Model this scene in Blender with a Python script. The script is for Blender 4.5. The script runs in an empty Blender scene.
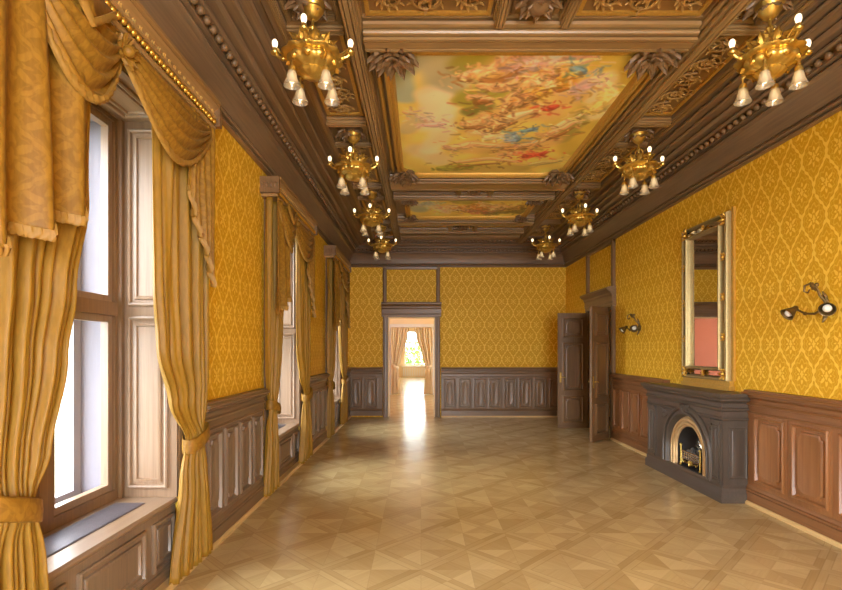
import bpy, bmesh, math, random
import numpy as np
from mathutils import Vector, Matrix
R = random.Random(7)
PI = math.pi
scn = bpy.context.scene
col = scn.collection
EYE = 1.74
XL, XR, YB = -1.90, 3.77, 13.0        # room walls
ZT = 4.54                             # ceiling field

# ------------------------------------------------------------------ mesh builder
class MB:
    def __init__(s): s.v = []; s.f = []
    def add(s, vs, fs):
        o = len(s.v); s.v += [tuple(p) for p in vs]; s.f += [tuple(i + o for i in f) for f in fs]; return s
    def box(s, x0, x1, y0, y1, z0, z1):
        v = [(x, y, z) for x in (x0, x1) for y in (y0, y1) for z in (z0, z1)]
        return s.add(v, [(0,1,3,2),(4,6,7,5),(0,4,5,1),(2,3,7,6),(0,2,6,4),(1,5,7,3)])
    def grid(s, P, cu=False, cv=False):
        n, m = len(P), len(P[0]); f = []
        for i in range(n if cu else n-1):
            for j in range(m if cv else m-1):
                a, b = (i+1) % n, (j+1) % m
                f.append((i*m+j, a*m+j, a*m+b, i*m+b))
        return s.add([p for r in P for p in r], f)
    def rings(s, rs, cap0=False, cap1=True):
        n = len(rs[0]); o = len(s.v); s.grid(rs, False, True)
        if cap0: s.f.append(tuple(o+i for i in range(n)))
        if cap1: s.f.append(tuple(o+(len(rs)-1)*n+i for i in range(n)))
        return s
    def tube(s, pts, r, n=8, cap=True):
        pts = [Vector(p) for p in pts]; k = len(pts)
        rs = r if isinstance(r, (list, tuple)) else [r]*k
        ref = None; out = []
        for i, p in enumerate(pts):
            d = (pts[min(i+1, k-1)] - pts[max(i-1, 0)]).normalized()
            if ref is None:
                ref = Vector((0,0,1)) if abs(d.z) < .9 else Vector((1,0,0))
            a = d.cross(ref).normalized(); b = a.cross(d).normalized(); ref = b
            out.append([p + (a*math.cos(t) + b*math.sin(t))*rs[i] for t in [2*PI*j/n for j in range(n)]])
        return s.rings(out, cap, cap)
    def lathe(s, prof, c=(0,0,0), n=20, mod=None, axis='z'):
        out = []
        for r, z in prof:
            ring = []
            for j in range(n):
                t = 2*PI*j/n; q = r*(1 + (mod(t, z) if mod else 0))
                p = (q*math.cos(t), q*math.sin(t), z)
                if axis == 'x': p = (z, q*math.cos(t), q*math.sin(t))
                if axis == 'y': p = (q*math.cos(t), z, q*math.sin(t))
                ring.append((p[0]+c[0], p[1]+c[1], p[2]+c[2]))
            out.append(ring)
        return s.rings(out, prof[0][0] > 1e-4, prof[-1][0] > 1e-4)
    def ball(s, c, r, n=10, m=6, sz=1):
        return s.lathe([(r*math.sin(PI*i/m)+1e-5, -r*sz*math.cos(PI*i/m)) for i in range(m+1)], c, n)
    def sweep(s, prof, O, U, L, N):
        """profile [(out, z)] pushed along U for L, N is the outward direction"""
        O, U, N = Vector(O), Vector(U), Vector(N); Z = Vector((0,0,1))
        a = [O + N*d + Z*z for d, z in prof]
        return s.rings([a, [p + U*L for p in a]], True, True)
    def panel(s, O, U, V, N, w, h, prof):
        """raised or sunk rectangular panel: prof = [(inset, height, notch)]"""
        O, U, V, N = Vector(O), Vector(U), Vector(V), Vector(N); out = []
        for i, d, c in prof:
            c = max(c, .0015); a0, a1, b0, b1 = i, w-i, i, h-i
            q = [(a0+c,b0),(a1-c,b0),(a1-c*.35,b0+c*.35),(a1,b0+c),(a1,b1-c),(a1-c*.35,b1-c*.35),(a1-c,b1),(a0+c,b1),(a0+c*.35,b1-c*.35),(a0,b1-c),(a0,b0+c),(a0+c*.35,b0+c*.35)]
            if c > .01:   # scooped corner
                q[2] = (a1-c*.75,b0+c*.75); q[5] = (a1-c*.75,b1-c*.75); q[8] = (a0+c*.75,b1-c*.75); q[11] = (a0+c*.75,b0+c*.75)
            out.append([O + U*x + V*y + N*d for x, y in q])
        return s.rings(out, False, True)
    def leaf(s, O, D, N, L, W, curl=.4, n=7):
        """acanthus blade from O along D, face normal N, tip curling along N"""
        O, D, N = Vector(O), Vector(D).normalized(), Vector(N).normalized(); S = D.cross(N).normalized(); P = []
        for i in range(n):
            t = i/(n-1); w = W*(math.sin(PI*min(1, .12+.88*t))**.7)*(1+.22*math.cos(t*18))*(1-.25*t)
            c = O + D*(L*(t - .15*curl*t*t)) + N*(L*curl*(t**2.2))
            P.append([c - S*w*.5 - N*.10*W, c - S*w*.25 + N*.06*W, c + N*(-.03*W), c + S*w*.25 + N*.06*W, c + S*w*.5 - N*.10*W])
        Q = [[p - N*W*.12 for p in r] for r in P]
        s.grid(P); s.grid(Q)
        for A in ([r[0] for r in P], [r[4] for r in P]):
            pass
        s.grid([[r[0] for r in P], [r[0] for r in Q]]); s.grid([[r[4] for r in P], [r[4] for r in Q]])
        s.grid([P[-1], Q[-1]])
        return s

def obj(name, mb, m=None, parent=None, world=True, smooth=35, solid=0, sub=0):
    me = bpy.data.meshes.new(name)
    off = Vector((0,0,0))
    if parent is not None and world:
        p = parent
        while p is not None: off += p.location; p = p.parent
    me.from_pydata([(a-off.x, b-off.y, c-off.z) for a, b, c in mb.v], [], mb.f)
    bm = bmesh.new(); bm.from_mesh(me); bmesh.ops.remove_doubles(bm, verts=bm.verts, dist=1e-5)
    bmesh.ops.recalc_face_normals(bm, faces=bm.faces); bm.to_mesh(me); bm.free()
    me.polygons.foreach_set('use_smooth', [True]*len(me.polygons))
    me.set_sharp_from_angle(angle=math.radians(smooth))
    o = bpy.data.objects.new(name, me); col.objects.link(o)
    if m: me.materials.append(m)
    if parent: o.parent = parent
    if solid:
        md = o.modifiers.new('thick', 'SOLIDIFY'); md.thickness = solid; md.offset = 0
    return o
def empty(name, loc):
    o = bpy.data.objects.new(name, None); o.empty_display_size = .1; o.location = loc; col.objects.link(o); return o
def tag(o, label, cat, group=None, kind=None):
    o['label'] = label; o['category'] = cat
    if group: o['group'] = group
    if kind: o['kind'] = kind
    return o
def struct(o, label=None, cat=None): 
    o['kind'] = 'structure'
    if label: o['label'] = label
    if cat: o['category'] = cat
    return o
def copy_tree(o, parent=None):
    c = o.copy(); col.objects.link(c)
    if parent: c.parent = parent
    for ch in list(o.children): copy_tree(ch, c)
    return c

# ------------------------------------------------------------------ node expressions
class NT:
    def __init__(s, name):
        s.m = bpy.data.materials.new(name); s.m.use_nodes = True; s.t = s.m.node_tree; s.t.nodes.clear()
        s.out = s.t.nodes.new('ShaderNodeOutputMaterial')
    def n(s, kind, ins={}, **props):
        nd = s.t.nodes.new('ShaderNode'+kind)
        for k, v in props.items(): setattr(nd, k, v)
        for k, v in ins.items(): s.put(nd.inputs[k], v)
        return nd
    def put(s, sock, v):
        if isinstance(v, E): v = v.k
        if isinstance(v, bpy.types.NodeSocket): s.t.links.new(v, sock)
        else:
            if sock.type == 'RGBA' and len(v) == 3: v = (*v, 1)
            sock.default_value = v
    def e(s, sock): return E(s, sock)
    def math(s, op, a, b=None, c=None):
        nd = s.n('Math', operation=op)
        for i, v in enumerate((a, b, c)):
            if v is not None: s.put(nd.inputs[i], v)
        return E(s, nd.outputs[0])
    def coords(s, which='Object'):
        tc = s.n('TexCoord'); sp = s.n('SeparateXYZ', {0: tc.outputs[which]})
        return tc.outputs[which], E(s, sp.outputs[0]), E(s, sp.outputs[1]), E(s, sp.outputs[2])
    def comb(s, x, y, z): return s.n('CombineXYZ', {0: x, 1: y, 2: z}).outputs[0]
    def noise(s, vec, scale, detail=3, rough=.55, dist=0):
        return E(s, s.n('TexNoise', {'Vector': vec, 'Scale': scale, 'Detail': detail, 'Roughness': rough, 'Distortion': dist}).outputs[0])
    def scaled(s, vec, sc): return s.n('VectorMath', {0: vec, 1: sc}, operation='MULTIPLY').outputs[0]
    def mix(s, f, a, b):
        nd = s.n('Mix', data_type='RGBA'); s.put(nd.inputs[0], f); s.put(nd.inputs[6], a); s.put(nd.inputs[7], b); return nd.outputs[2]
    def smooth(s, x, a, b):
        nd = s.n('MapRange', {0: x, 1: a, 2: b, 3: 0.0, 4: 1.0}, interpolation_type='SMOOTHSTEP'); return E(s, nd.outputs[0])
    def bump(s, h, strength=.3, dist=.01):
        return s.n('Bump', {'Strength': strength, 'Distance': dist, 'Height': h}).outputs[0]
    def bsdf(s, base, rough=.5, metal=0, normal=None, **kw):
        ins = {'Base Color': base, 'Roughness': rough, 'Metallic': metal}
        if normal is not None: ins['Normal'] = normal
        nd = s.n('BsdfPrincipled', ins)
        for k, v in kw.items(): s.put(nd.inputs[k.replace('_', ' ')], v)
        s.t.links.new(nd.outputs[0], s.out.inputs[0]); return s.m
class E:
    def __init__(s, t, k): s.t = t; s.k = k
    def __add__(a, b): return a.t.math('ADD', a, b)
    def __radd__(a, b): return a.t.math('ADD', b, a)
    def __sub__(a, b): return a.t.math('SUBTRACT', a, b)
    def __rsub__(a, b): return a.t.math('SUBTRACT', b, a)
    def __mul__(a, b): return a.t.math('MULTIPLY', a, b)
    __rmul__ = __mul__
    def __truediv__(a, b): return a.t.math('DIVIDE', a, b)
    def abs(a): return a.t.math('ABSOLUTE', a)
    def cos(a): return a.t.math('COSINE', a)
    def sin(a): return a.t.math('SINE', a)
    def fract(a): return a.t.math('FRACT', a)
    def floor(a): return a.t.math('FLOOR', a)
    def lt(a, b): return a.t.math('LESS_THAN', a, b)
    def gt(a, b): return a.t.math('GREATER_THAN', a, b)
    def max(a, b): return a.t.math('MAXIMUM', a, b)
    def min(a, b): return a.t.math('MINIMUM', a, b)
    def sqrt(a): return a.t.math('SQRT', a)
    def atan2(a, b): return a.t.math('ARCTAN2', a, b)
def lin(r, g, b):
    f = lambda c: (c/12.92 if c <= .04045 else ((c+.055)/1.055)**2.4)
    return (f(r/255), f(g/255), f(b/255))

def wood(name, c0, c1, axis='z', rough=.40, sc=1.0, bump=.25):
    t = NT(name); v, x, y, z = t.coords()
    k = {'x': (1.6, 46, 46), 'y': (46, 1.6, 46), 'z': (46, 46, 1.6)}[axis]
    g = t.noise(t.scaled(v, tuple(q*sc for q in k)), 1.0, 4, .6, .4)
    big = t.noise(t.scaled(v, tuple(3 if q > 5 else .8 for q in k)), 1.0, 2)
    f = t.smooth(g*.65 + big*.5, .30, .88)
    c = t.mix(f, c0, c1)
    return t.bsdf(c, rough + g*.12 - .08, 0, t.bump(g, bump*.5, .002), Specular_IOR_Level=.6)
def plain(name, c, rough=.6, metal=0, amp=.12, scale=6, bump=.1):
    t = NT(name); v, x, y, z = t.coords()
    n = t.noise(v, scale, 4)
    d = tuple(q*(1-amp) for q in c); u = tuple(min(1, q*(1+amp)) for q in c)
    return t.bsdf(t.mix(n, d, u), rough, metal, t.bump(n, bump, .004))

def damask_field(t, s, z, W=.30, H=.60):
    """ogee trellis with a flower in each cell; returns a 0..1 pattern value"""
    v, _, _, _ = t.coords()
    wob = t.noise(v, 26, 2)
    s = s + (wob - .5)*.022
    z = z + (t.noise(t.scaled(v, (1.3, 1.3, 1.3)), 23, 2) - .5)*.022
    u = s/W; w = z/H
    uf = ((u + .5).fract() - .5).abs()            # 0..1/2
    cw = (w*(2*PI)).cos()
    d = uf - (cw*.25 + .25)                       # <0 : cell centred on (0,0)
    band = 1 - t.smooth(d.abs() - (w*(18*PI)).cos()*.020, .030, .066)
    band2 = (1 - t.smooth((d.abs() - .105 - (w*(22*PI)).cos()*.012).abs(), .008, .022))
    inside = d.lt(0.0)
    px = uf*inside + (.5 - uf)*(1 - inside)
    wf = ((w + .5).fract() - .5).abs()
    py = wf*inside + (.5 - wf)*(1 - inside)
    px = px*W; py = py*H
    r = (px*px + py*py*.42).sqrt(); th = py.atan2(px)
    pet = 1 - t.smooth(r - (.052 + (th*8.0).cos()*.020 + (th*4.0 + PI).cos()*.008), -.006, .008)
    core = (1 - t.smooth((r - .026 - (th*4.0).cos()*.006).abs(), .004, .010))
    ring = 1 - t.smooth((r - (.086 + (th*12.0).cos()*.010)).abs(), .003, .010)
    return band.max(pet*.9).max(ring*.55).max(band2*.45) - core*.7
def damask(name, c_lo, c_hi, wall):
    t = NT(name); v, x, y, z = t.coords()
    p = damask_field(t, y if wall == 'side' else x, z)
    weave = t.noise(v, 160, 2)
    wear = t.noise(v, 1.1, 3)
    f = t.smooth(p*.8 + (weave-.5)*.35 + (wear-.5)*.25, 0.0, .95)
    c = t.mix(f, c_lo, c_hi)
    return t.bsdf(c, .56 - f*.14, 0, t.bump(p, .25, .004), Specular_IOR_Level=.22)
def cloth(name, c0, c1, pat=False):
    t = NT(name); v, x, y, z = t.coords()
    n = t.noise(t.scaled(v, (60, 60, 12)), 1, 3)
    if pat:
        p = damask_field(t, y*1.0, z, .22, .40); f = t.smooth(p*.38 + (n-.5)*.8, -.3, .9)
    else:
        f = n
    c = t.mix(f, c0, c1)
    t.bsdf(c, .55, 0, t.bump(n, .15, .003), Sheen_Weight=.05, Sheen_Tint=(1,.8,.4,1))
    b = t.out.inputs[0].links[0].from_socket; tr = t.n('BsdfTranslucent', {0: c}); mx = t.n('MixShader', {0: .22, 1: b, 2: tr.outputs[0]})
    t.t.links.new(mx.outputs[0], t.out.inputs[0]); return t.m

GOLD_LO, GOLD_HI = lin(220,164,28), lin(253,211,82)
M = {}
M['paper_side'] = damask('yellow_damask_side', GOLD_LO, GOLD_HI, 'side')
M['paper_back'] = damask('yellow_damask_back', GOLD_LO, GOLD_HI, 'back')
M['wood_y'] = wood('oak_along', lin(132,101,63), lin(174,138,87), 'y')
M['wood_x'] = wood('oak_across', lin(132,101,63), lin(174,138,87), 'x')
M['wood_z'] = wood('oak_upright', lin(132,101,63), lin(174,138,87), 'z')
M['dado_y'] = wood('red_brown_along', lin(120,78,42), lin(152,104,62), 'y', .42)  # redder brown tone for the right wainscot
M['dado_z'] = wood('red_brown_upright', lin(124,78,40), lin(162,110,64), 'z', .42)
M['walnut_x'] = wood('walnut_across', lin(108,79,50), lin(142,107,70), 'x')
M['walnut_y'] = wood('walnut_along', lin(112,88,64), lin(148,120,90), 'y')
M['walnut_z'] = wood('walnut_upright', lin(108,80,51), lin(142,108,70), 'z')
M['leftz'] = wood('grey_brown_upright', lin(116,95,76), lin(148,123,98), 'z')  # greyer brown tone for the left wainscot and window benches
M['pale_z'] = wood('pale_oak_upright', lin(128,102,78), lin(158,130,104), 'z', .38)
M['pale_y'] = wood('pale_oak_along', lin(128,102,78), lin(158,130,104), 'y', .34)
M['mantel_y'] = wood('blackened_oak_along', lin(72,62,53), lin(92,80,69), 'y', .4)
M['mantel_z'] = wood('blackened_oak_upright', lin(72,62,53), lin(92,80,69), 'z', .4)
M['strip'] = wood('pale_floor_strip', lin(206,171,111), lin(224,191,133), 'y', .35)
M['pelmet'] = wood('gilded_oak', lin(142,106,60), lin(182,142,88), 'y', .4)
M['outer'] = plain('weathered_white_paint', lin(150,148,154), .5, 0, .05, 5, .05)
M['gilt'] = plain('gilt', lin(214,164,66), .34, .75, .25, 30, .3)
M['gilt_bead'] = plain('gilt_wood', lin(206,160,72), .42, .35, .25, 40, .2)
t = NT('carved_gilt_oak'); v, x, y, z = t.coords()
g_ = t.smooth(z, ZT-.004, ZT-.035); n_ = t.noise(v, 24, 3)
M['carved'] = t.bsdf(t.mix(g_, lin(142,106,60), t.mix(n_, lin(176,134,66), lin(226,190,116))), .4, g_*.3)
M['carved_dark'] = plain('carved_dark_oak', lin(124,94,62), .45, 0, .35, 25, .3)
M['brass'] = plain('polished_brass', lin(212,178,92), .32, .88, .35, 16, .3)
M['aged_brass'] = plain('aged_brass', lin(120,98,60), .36, .7, .3, 30, .2)
M['silver'] = plain('pewter_gilt', lin(168,146,96), .42, .5, .25, 40, .25)
M['steel'] = plain('polished_steel', lin(186,180,164), .26, .9, .15, 20, .1)
M['iron'] = plain('black_iron', lin(58,54,52), .6, .2, .4, 14, .3)
M['bronze_ring'] = plain('burnished_copper', lin(206,172,122), .42, .4, .2, 16, .15)
M['coal'] = plain('coal', lin(96,92,88), .7, 0, .5, 40, .6)
M['curtain'] = cloth('gold_curtain_silk', lin(142,102,20), lin(190,142,42))
M['valance'] = cloth('gold_figured_silk', lin(142,98,20), lin(184,134,42), True)
M['fringe'] = cloth('gold_fringe', lin(150,108,36), lin(198,150,66))
M['white'] = plain('white_paint', lin(232,228,222), .45, 0, .05, 5, .05)
M['plaster'] = plain('pale_plaster', lin(124,120,130), .7, 0, .06, 4, .1)
M['cream'] = plain('cream_wall', lin(244,222,180), .7, 0, .05, 3, .05)
M['salmon'] = plain('salmon_wall', lin(206,132,106), .7, 0, .05, 3, .05)
M['peach'] = cloth('peach_curtain', lin(226,204,158), lin(242,224,184))
M['grille'] = plain('grey_grille', lin(128,122,128), .4, .5, .15, 40, .1)
M['dark'] = plain('soot', lin(16,14,13), .9, 0, .4, 10, .2)
M['leafgreen'] = plain('tree_leaf', lin(120,160,70), .6, 0, .5, 8, .1)
M['bark'] = plain('tree_bark', lin(92,76,58), .8, 0, .3, 12, .4)
M['paving'] = plain('outdoor_ground', lin(120,124,108), .8, 0, .1, 2, .1)

def glassmat(name, tint=(1,1,1), refl=.12):
    t = NT(name); tr = t.n('BsdfTransparent', {0: tint}); gl = t.n('BsdfGlossy', {'Color': (1,1,1), 'Roughness': .03})
    fc = E(t, t.n('LayerWeight', {0: .5}).outputs[1]); mx = t.n('MixShader', {0: t.math('POWER', fc, 5.0)*.7 + .04, 1: tr.outputs[0], 2: gl.outputs[0]})
    t.t.links.new(mx.outputs[0], t.out.inputs[0]); return t.m
M['glass'] = glassmat('window_glass')
t = NT('mirror_glass'); M['mirror'] = t.bsdf((.86,.86,.86), .015, 1.0)
t = NT('etched_glass'); v, x, y, z = t.coords(); n_ = t.noise(v, 90, 2)
tr = t.n('BsdfTranslucent', {0: lin(236,228,212)}); gl = t.n('BsdfGlossy', {'Color': (1,1,1), 'Roughness': .12}); tp = t.n('BsdfTransparent', {0: (1,.97,.92)})
m1 = t.n('MixShader', {0: .62, 1: tr.outputs[0], 2: tp.outputs[0]}); m2 = t.n('MixShader', {0: .22, 1: m1.outputs[0], 2: gl.outputs[0]})
df = t.n('BsdfDiffuse', {0: lin(236,226,206)}); m3 = t.n('MixShader', {0: .2, 1: m2.outputs[0], 2: df.outputs[0]})
t.t.links.new(m3.outputs[0], t.out.inputs[0]); M['shade'] = t.m
t = NT('lit_bulb'); t.bsdf(lin(255,246,230), .3, 0, None, Emission_Color=(*lin(255,226,176), 1), Emission_Strength=.4); M['bulb'] = t.m
t = NT('white_bulb'); M['bulb_off'] = t.bsdf(lin(240,236,226), .2)

# parquet
t = NT('parquet'); v, x, y, z = t.coords()
T = .56; q = .70710678/T
p = (x + y)*q; w = (y - x)*q
ci, cj = p.floor(), w.floor()
fx, fy = p.fract() - .5, w.fract() - .5
ax, ay = fx.abs(), fy.abs(); m = ax.max(ay)
cell = E(t, t.n('TexWhiteNoise', {0: t.comb(ci, cj, 0.0)}, noise_dimensions='3D').outputs[0])
border = m.gt(.40)
tri = ax.gt(ay)                                         # opposed triangles
quart = E(t, t.n('TexWhiteNoise', {0: t.comb(ci + fx.gt(0.0)*.31 + tri*.17, cj + fy.gt(0.0)*.37, border*.5)}, noise_dimensions='3D').outputs[0])
dirn = tri*(1 - border) + (1 - tri)*border
g1 = t.noise(t.comb(p*1.2, w*26, cell*9), 1, 4, .6, .3); g2 = t.noise(t.comb(p*26, w*1.2, cell*9), 1, 4, .6, .3)
g = g1*dirn + g2*(1 - dirn)
tone = g*.45 + quart*.38 + tri*.16 + t.noise(v, .7, 2)*.35 - border*.12
f = t.smooth(tone, .05, 1.25)
seam = (1 - t.smooth((m - .4).abs(), .004, .010)).max(t.smooth(m, .490, .497)).max((1 - t.smooth((ax - ay).abs(), .004, .010))*(1 - border)*.6)
c = t.mix(f, lin(180,152,100), lin(220,198,146))
c = t.mix(seam*.3, c, lin(140,110,68))
M['floor'] = t.bsdf(c, .10 + g*.10 + t.noise(v, 2.2, 3)*.10, 0, t.bump(g*.5 - seam*.4 + t.noise(v, 3.2, 2)*1.4, .10, .006), Specular_IOR_Level=.38)

# the ceiling canvases: paint as vertex pigment with brush texture
t = NT('oil_canvas'); v, x, y, z = t.coords(); at = t.n('Attribute', attribute_name='paint')
b = t.noise(t.scaled(v, (18, 40, 1)), 1.0, 5, .65, 1.2)
c = t.mix(t.smooth(b, .62, .9)*.3, at.outputs['Color'], lin(236,206,140)); c = t.mix(t.smooth(b, .40, .16)*.35, c, lin(150,116,52))
M['canvas'] = t.bsdf(c, .5, 0, t.bump(b, .2, .004))
STROKES=[
((166, 160, 132),0.16,[(0.041, 0.055), (0.195, 0.045), (0.235, 0.184)]),
((150, 165, 150),0.09,[(0.037, 0.126), (0.047, 0.268)]),
((228, 210, 168),0.14,[(0.21, 0.353), (0.167, 0.472)]),
((212, 190, 140),0.13,[(0.116, 0.709), (0.233, 0.822)]),
((228, 210, 168),0.07,[(0.153, 0.281), (0.214, 0.254)]),
((150, 142, 48),0.13,[(0.314, 0.076), (0.423, 0.035)]),
((150, 142, 48),0.12,[(0.331, 0.281), (0.42, 0.228)]),
((112, 112, 52),0.07,[(0.351, 0.368), (0.417, 0.338)]),
((188, 160, 62),0.13,[(0.847, 0.126), (0.94, 0.43), (0.952, 0.709)]),
((200, 172, 70),0.1,[(0.853, 0.055), (0.953, 0.215)]),
((176, 150, 74),0.1,[(0.301, 0.947), (0.728, 0.921)]),
((150, 142, 48),0.05,[(0.238, 0.921), (0.419, 0.896)]),
((140, 128, 56),0.07,[(0.859, 0.607), (0.906, 0.353)]),
((190, 170, 120),0.08,[(0.056, 0.515), (0.117, 0.43)]),
((206, 166, 96),0.17,[(0.459, 0.109), (0.658, 0.166), (0.795, 0.248)]),
((204, 164, 98),0.15,[(0.418, 0.497), (0.562, 0.368), (0.702, 0.368)]),
((198, 158, 90),0.13,[(0.392, 0.688), (0.668, 0.688), (0.806, 0.607)]),
((228, 206, 160),0.1,[(0.161, 0.248), (0.243, 0.515), (0.172, 0.709)]),
((222, 200, 150),0.09,[(0.873, 0.154), (0.947, 0.391)]),
((214, 172, 150),0.06,[(0.474, 0.055), (0.576, 0.035), (0.768, 0.02)]),
((226, 190, 172),0.035,[(0.51, 0.076), (0.688, 0.03)]),
((184, 150, 140),0.03,[(0.499, 0.109), (0.608, 0.076)]),
((150, 100, 48),0.03,[(0.29, 0.149), (0.444, 0.178), (0.527, 0.109)]),
((214, 166, 108),0.034,[(0.297, 0.137), (0.378, 0.109), (0.447, 0.055)]),
((214, 166, 108),0.038,[(0.38, 0.197), (0.479, 0.203), (0.554, 0.12)]),
((232, 200, 140),0.022,[(0.293, 0.137), (0.359, 0.114)]),
((214, 166, 108),0.04,[(0.43, 0.066), (0.469, 0.035)]),
((198, 140, 44),0.08,[(0.649, 0.203), (0.72, 0.166)]),
((214, 160, 60),0.045,[(0.622, 0.254), (0.687, 0.131)]),
((184, 150, 140),0.06,[(0.787, 0.228), (0.821, 0.178)]),
((112, 142, 152),0.03,[(0.723, 0.098), (0.767, 0.109)]),
((170, 110, 40),0.02,[(0.67, 0.228), (0.743, 0.215)]),
((232, 200, 140),0.032,[(0.57, 0.178), (0.65, 0.166), (0.683, 0.215)]),
((214, 166, 108),0.026,[(0.501, 0.368), (0.521, 0.254), (0.57, 0.178)]),
((150, 100, 48),0.014,[(0.514, 0.383), (0.544, 0.274)]),
((214, 166, 108),0.045,[(0.561, 0.309), (0.582, 0.254)]),
((150, 100, 48),0.02,[(0.588, 0.309), (0.621, 0.268)]),
((214, 166, 108),0.03,[(0.339, 0.268), (0.438, 0.281)]),
((150, 100, 48),0.02,[(0.361, 0.302), (0.433, 0.302)]),
((196, 74, 46),0.026,[(0.681, 0.345), (0.741, 0.331)]),
((232, 200, 140),0.03,[(0.508, 0.446), (0.569, 0.398), (0.632, 0.368)]),
((214, 166, 108),0.036,[(0.437, 0.43), (0.515, 0.48)]),
((150, 100, 48),0.02,[(0.483, 0.524), (0.581, 0.446)]),
((214, 166, 108),0.04,[(0.334, 0.463), (0.41, 0.446), (0.441, 0.398)]),
((150, 100, 48),0.02,[(0.348, 0.497), (0.437, 0.489)]),
((232, 200, 140),0.024,[(0.403, 0.533), (0.537, 0.588)]),
((214, 166, 108),0.04,[(0.271, 0.688), (0.414, 0.647), (0.542, 0.667)]),
((232, 200, 140),0.035,[(0.463, 0.588), (0.555, 0.551)]),
((112, 142, 152),0.042,[(0.583, 0.607), (0.626, 0.588)]),
((112, 142, 152),0.022,[(0.636, 0.524), (0.702, 0.506)]),
((150, 172, 176),0.018,[(0.59, 0.588), (0.616, 0.569)]),
((214, 166, 108),0.03,[(0.662, 0.667), (0.78, 0.607)]),
((150, 100, 48),0.02,[(0.562, 0.709), (0.695, 0.688)]),
((196, 74, 46),0.034,[(0.713, 0.776), (0.817, 0.742)]),
((216, 98, 66),0.016,[(0.722, 0.764), (0.803, 0.731)]),
((214, 166, 108),0.024,[(0.764, 0.56), (0.874, 0.446)]),
((150, 100, 48),0.015,[(0.796, 0.607), (0.88, 0.497)]),
((232, 200, 140),0.02,[(0.779, 0.497), (0.869, 0.398)]),
((214, 166, 108),0.03,[(0.573, 0.764), (0.679, 0.731)]),
((214, 166, 108),0.026,[(0.323, 0.846), (0.522, 0.799), (0.708, 0.846)]),
((150, 100, 48),0.014,[(0.358, 0.896), (0.592, 0.858)]),
((196, 170, 100),0.03,[(0.775, 0.87), (0.937, 0.822)]),
((222, 196, 112),0.045,[(0.891, 0.203), (0.948, 0.268), (0.946, 0.338)]),
((206, 176, 92),0.05,[(0.918, 0.316), (0.913, 0.368)]),
((232, 200, 140),0.02,[(0.883, 0.166), (0.932, 0.215)]),
((206, 182, 150),0.03,[(0.117, 0.398), (0.176, 0.446)]),
((214, 172, 150),0.025,[(0.142, 0.472), (0.235, 0.463)]),
((190, 150, 110),0.02,[(0.258, 0.667), (0.311, 0.709)]),
((214, 166, 108),0.02,[(0.042, 0.368), (0.098, 0.383)]),
((214, 166, 108),0.02,[(0.606, 0.131), (0.647, 0.109)]),
((150, 100, 48),0.018,[(0.63, 0.143), (0.671, 0.131)]),
((232, 200, 140),0.016,[(0.647, 0.076), (0.809, 0.045)]),
]
SKY, LAMP, EXPO = 4, 0, 2.58
# ================================================================== SETTING
Z = Vector((0,0,1))
WIN = [3.10, 7.00, 10.90]; HW = .81; ZH = 3.55; ZS = .60
floor = struct(obj('floor', MB().box(-2.75, 6.6, -3.2, 33, -.12, 0), M['floor']), 'honey-coloured diagonal parquet floor with a polished sheen', 'floor')
# left wall with window openings; the one behind the camera is added for light
mb = MB(); edges = [-3.2]
for yc in [-.80] + WIN: edges += [yc-HW, yc+HW]
edges += [13.0]
for i in range(0, len(edges), 2): mb.box(-2.75, XL, edges[i], edges[i+1], 0, 4.75)
for yc in [-.80] + WIN:
    mb.box(-2.75, XL, yc-HW, yc+HW, ZH, 4.75); mb.box(-2.75, -2.42, yc-HW, yc+HW, 0, ZS-.06)
wall_left = struct(obj('wall_left', mb, M['paper_side']), 'window wall hung with yellow damask above dark wood wainscot', 'wall')
# right wall with the double-door opening
DY0, DY1, DZ = 9.82, 11.14, 2.60
mb = MB().box(XR, 4.07, -3.2, DY0, 0, 4.75).box(XR, 4.07, DY1, 13.3, 0, 4.75).box(XR, 4.07, DY0, DY1, DZ, 4.75)
wall_right = struct(obj('wall_right', mb, M['paper_side']), 'fireplace wall hung with bright yellow damask', 'wall')
DX0, DX1 = -.86, .365
mb = MB().box(-2.75, DX0, YB, 13.3, 0, 4.75).box(DX1, 4.07, YB, 13.3, 0, 4.75).box(DX0, DX1, YB, 13.3, DZ, 4.75)
wall_back = struct(obj('wall_back', mb, M['paper_back']), 'end wall of yellow damask around the open doorway', 'wall')
mb = MB().box(-2.75, -.1, -3.4, -3.2, 0, 4.75).box(2.8, 4.07, -3.4, -3.2, 0, 4.75).box(-.1, 2.8, -3.4, -3.2, 3.5, 4.75).box(-.1, 2.8, -3.4, -3.2, 0, .3)  # unseen opening, added so sky light enters from behind the camera
struct(obj('wall_rear', mb, M['paper_back']), 'wall behind the viewpoint with a wide opening added to let in daylight', 'wall')

# ---- ceiling
ceiling = struct(obj('ceiling', MB().box(-2.75, 4.07, -3.4, 13.3, ZT+.02, 4.80), M['wood_y']), 'coffered dark oak ceiling with carved panels and moulded beams', 'ceiling')
def moulded(w, h):
    k = min(1, w*.40/.115); c = h/.18
    half = [(a*k, b*c) for a, b in ((0,0),(0,-.034),(.055,-.034),(.055,-.054),(.008,-.056),(.014,-.078),(.034,-.088),(.075,-.088),(.075,-.108),(.040,-.108),(.036,-.122),(.044,-.138),(.060,-.142),(.095,-.142),(.095,-.158),(.066,-.158),(.066,-.18),(.098,-.18),(.098,-.148),(.113,-.148),(.113,-.176))]
    L = list(half)
    return L + [(w-a, b) for a, b in reversed(L)]
def beam_y(x0, x1, y0, y1, h=.16, m='wood_y'):
    obj('ceiling_beam', MB().sweep([(a, ZT+.02+b) for a, b in moulded(x1-x0, h)], (x0, y0, 0), (0,1,0), y1-y0, (1,0,0)), M[m], ceiling)
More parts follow.
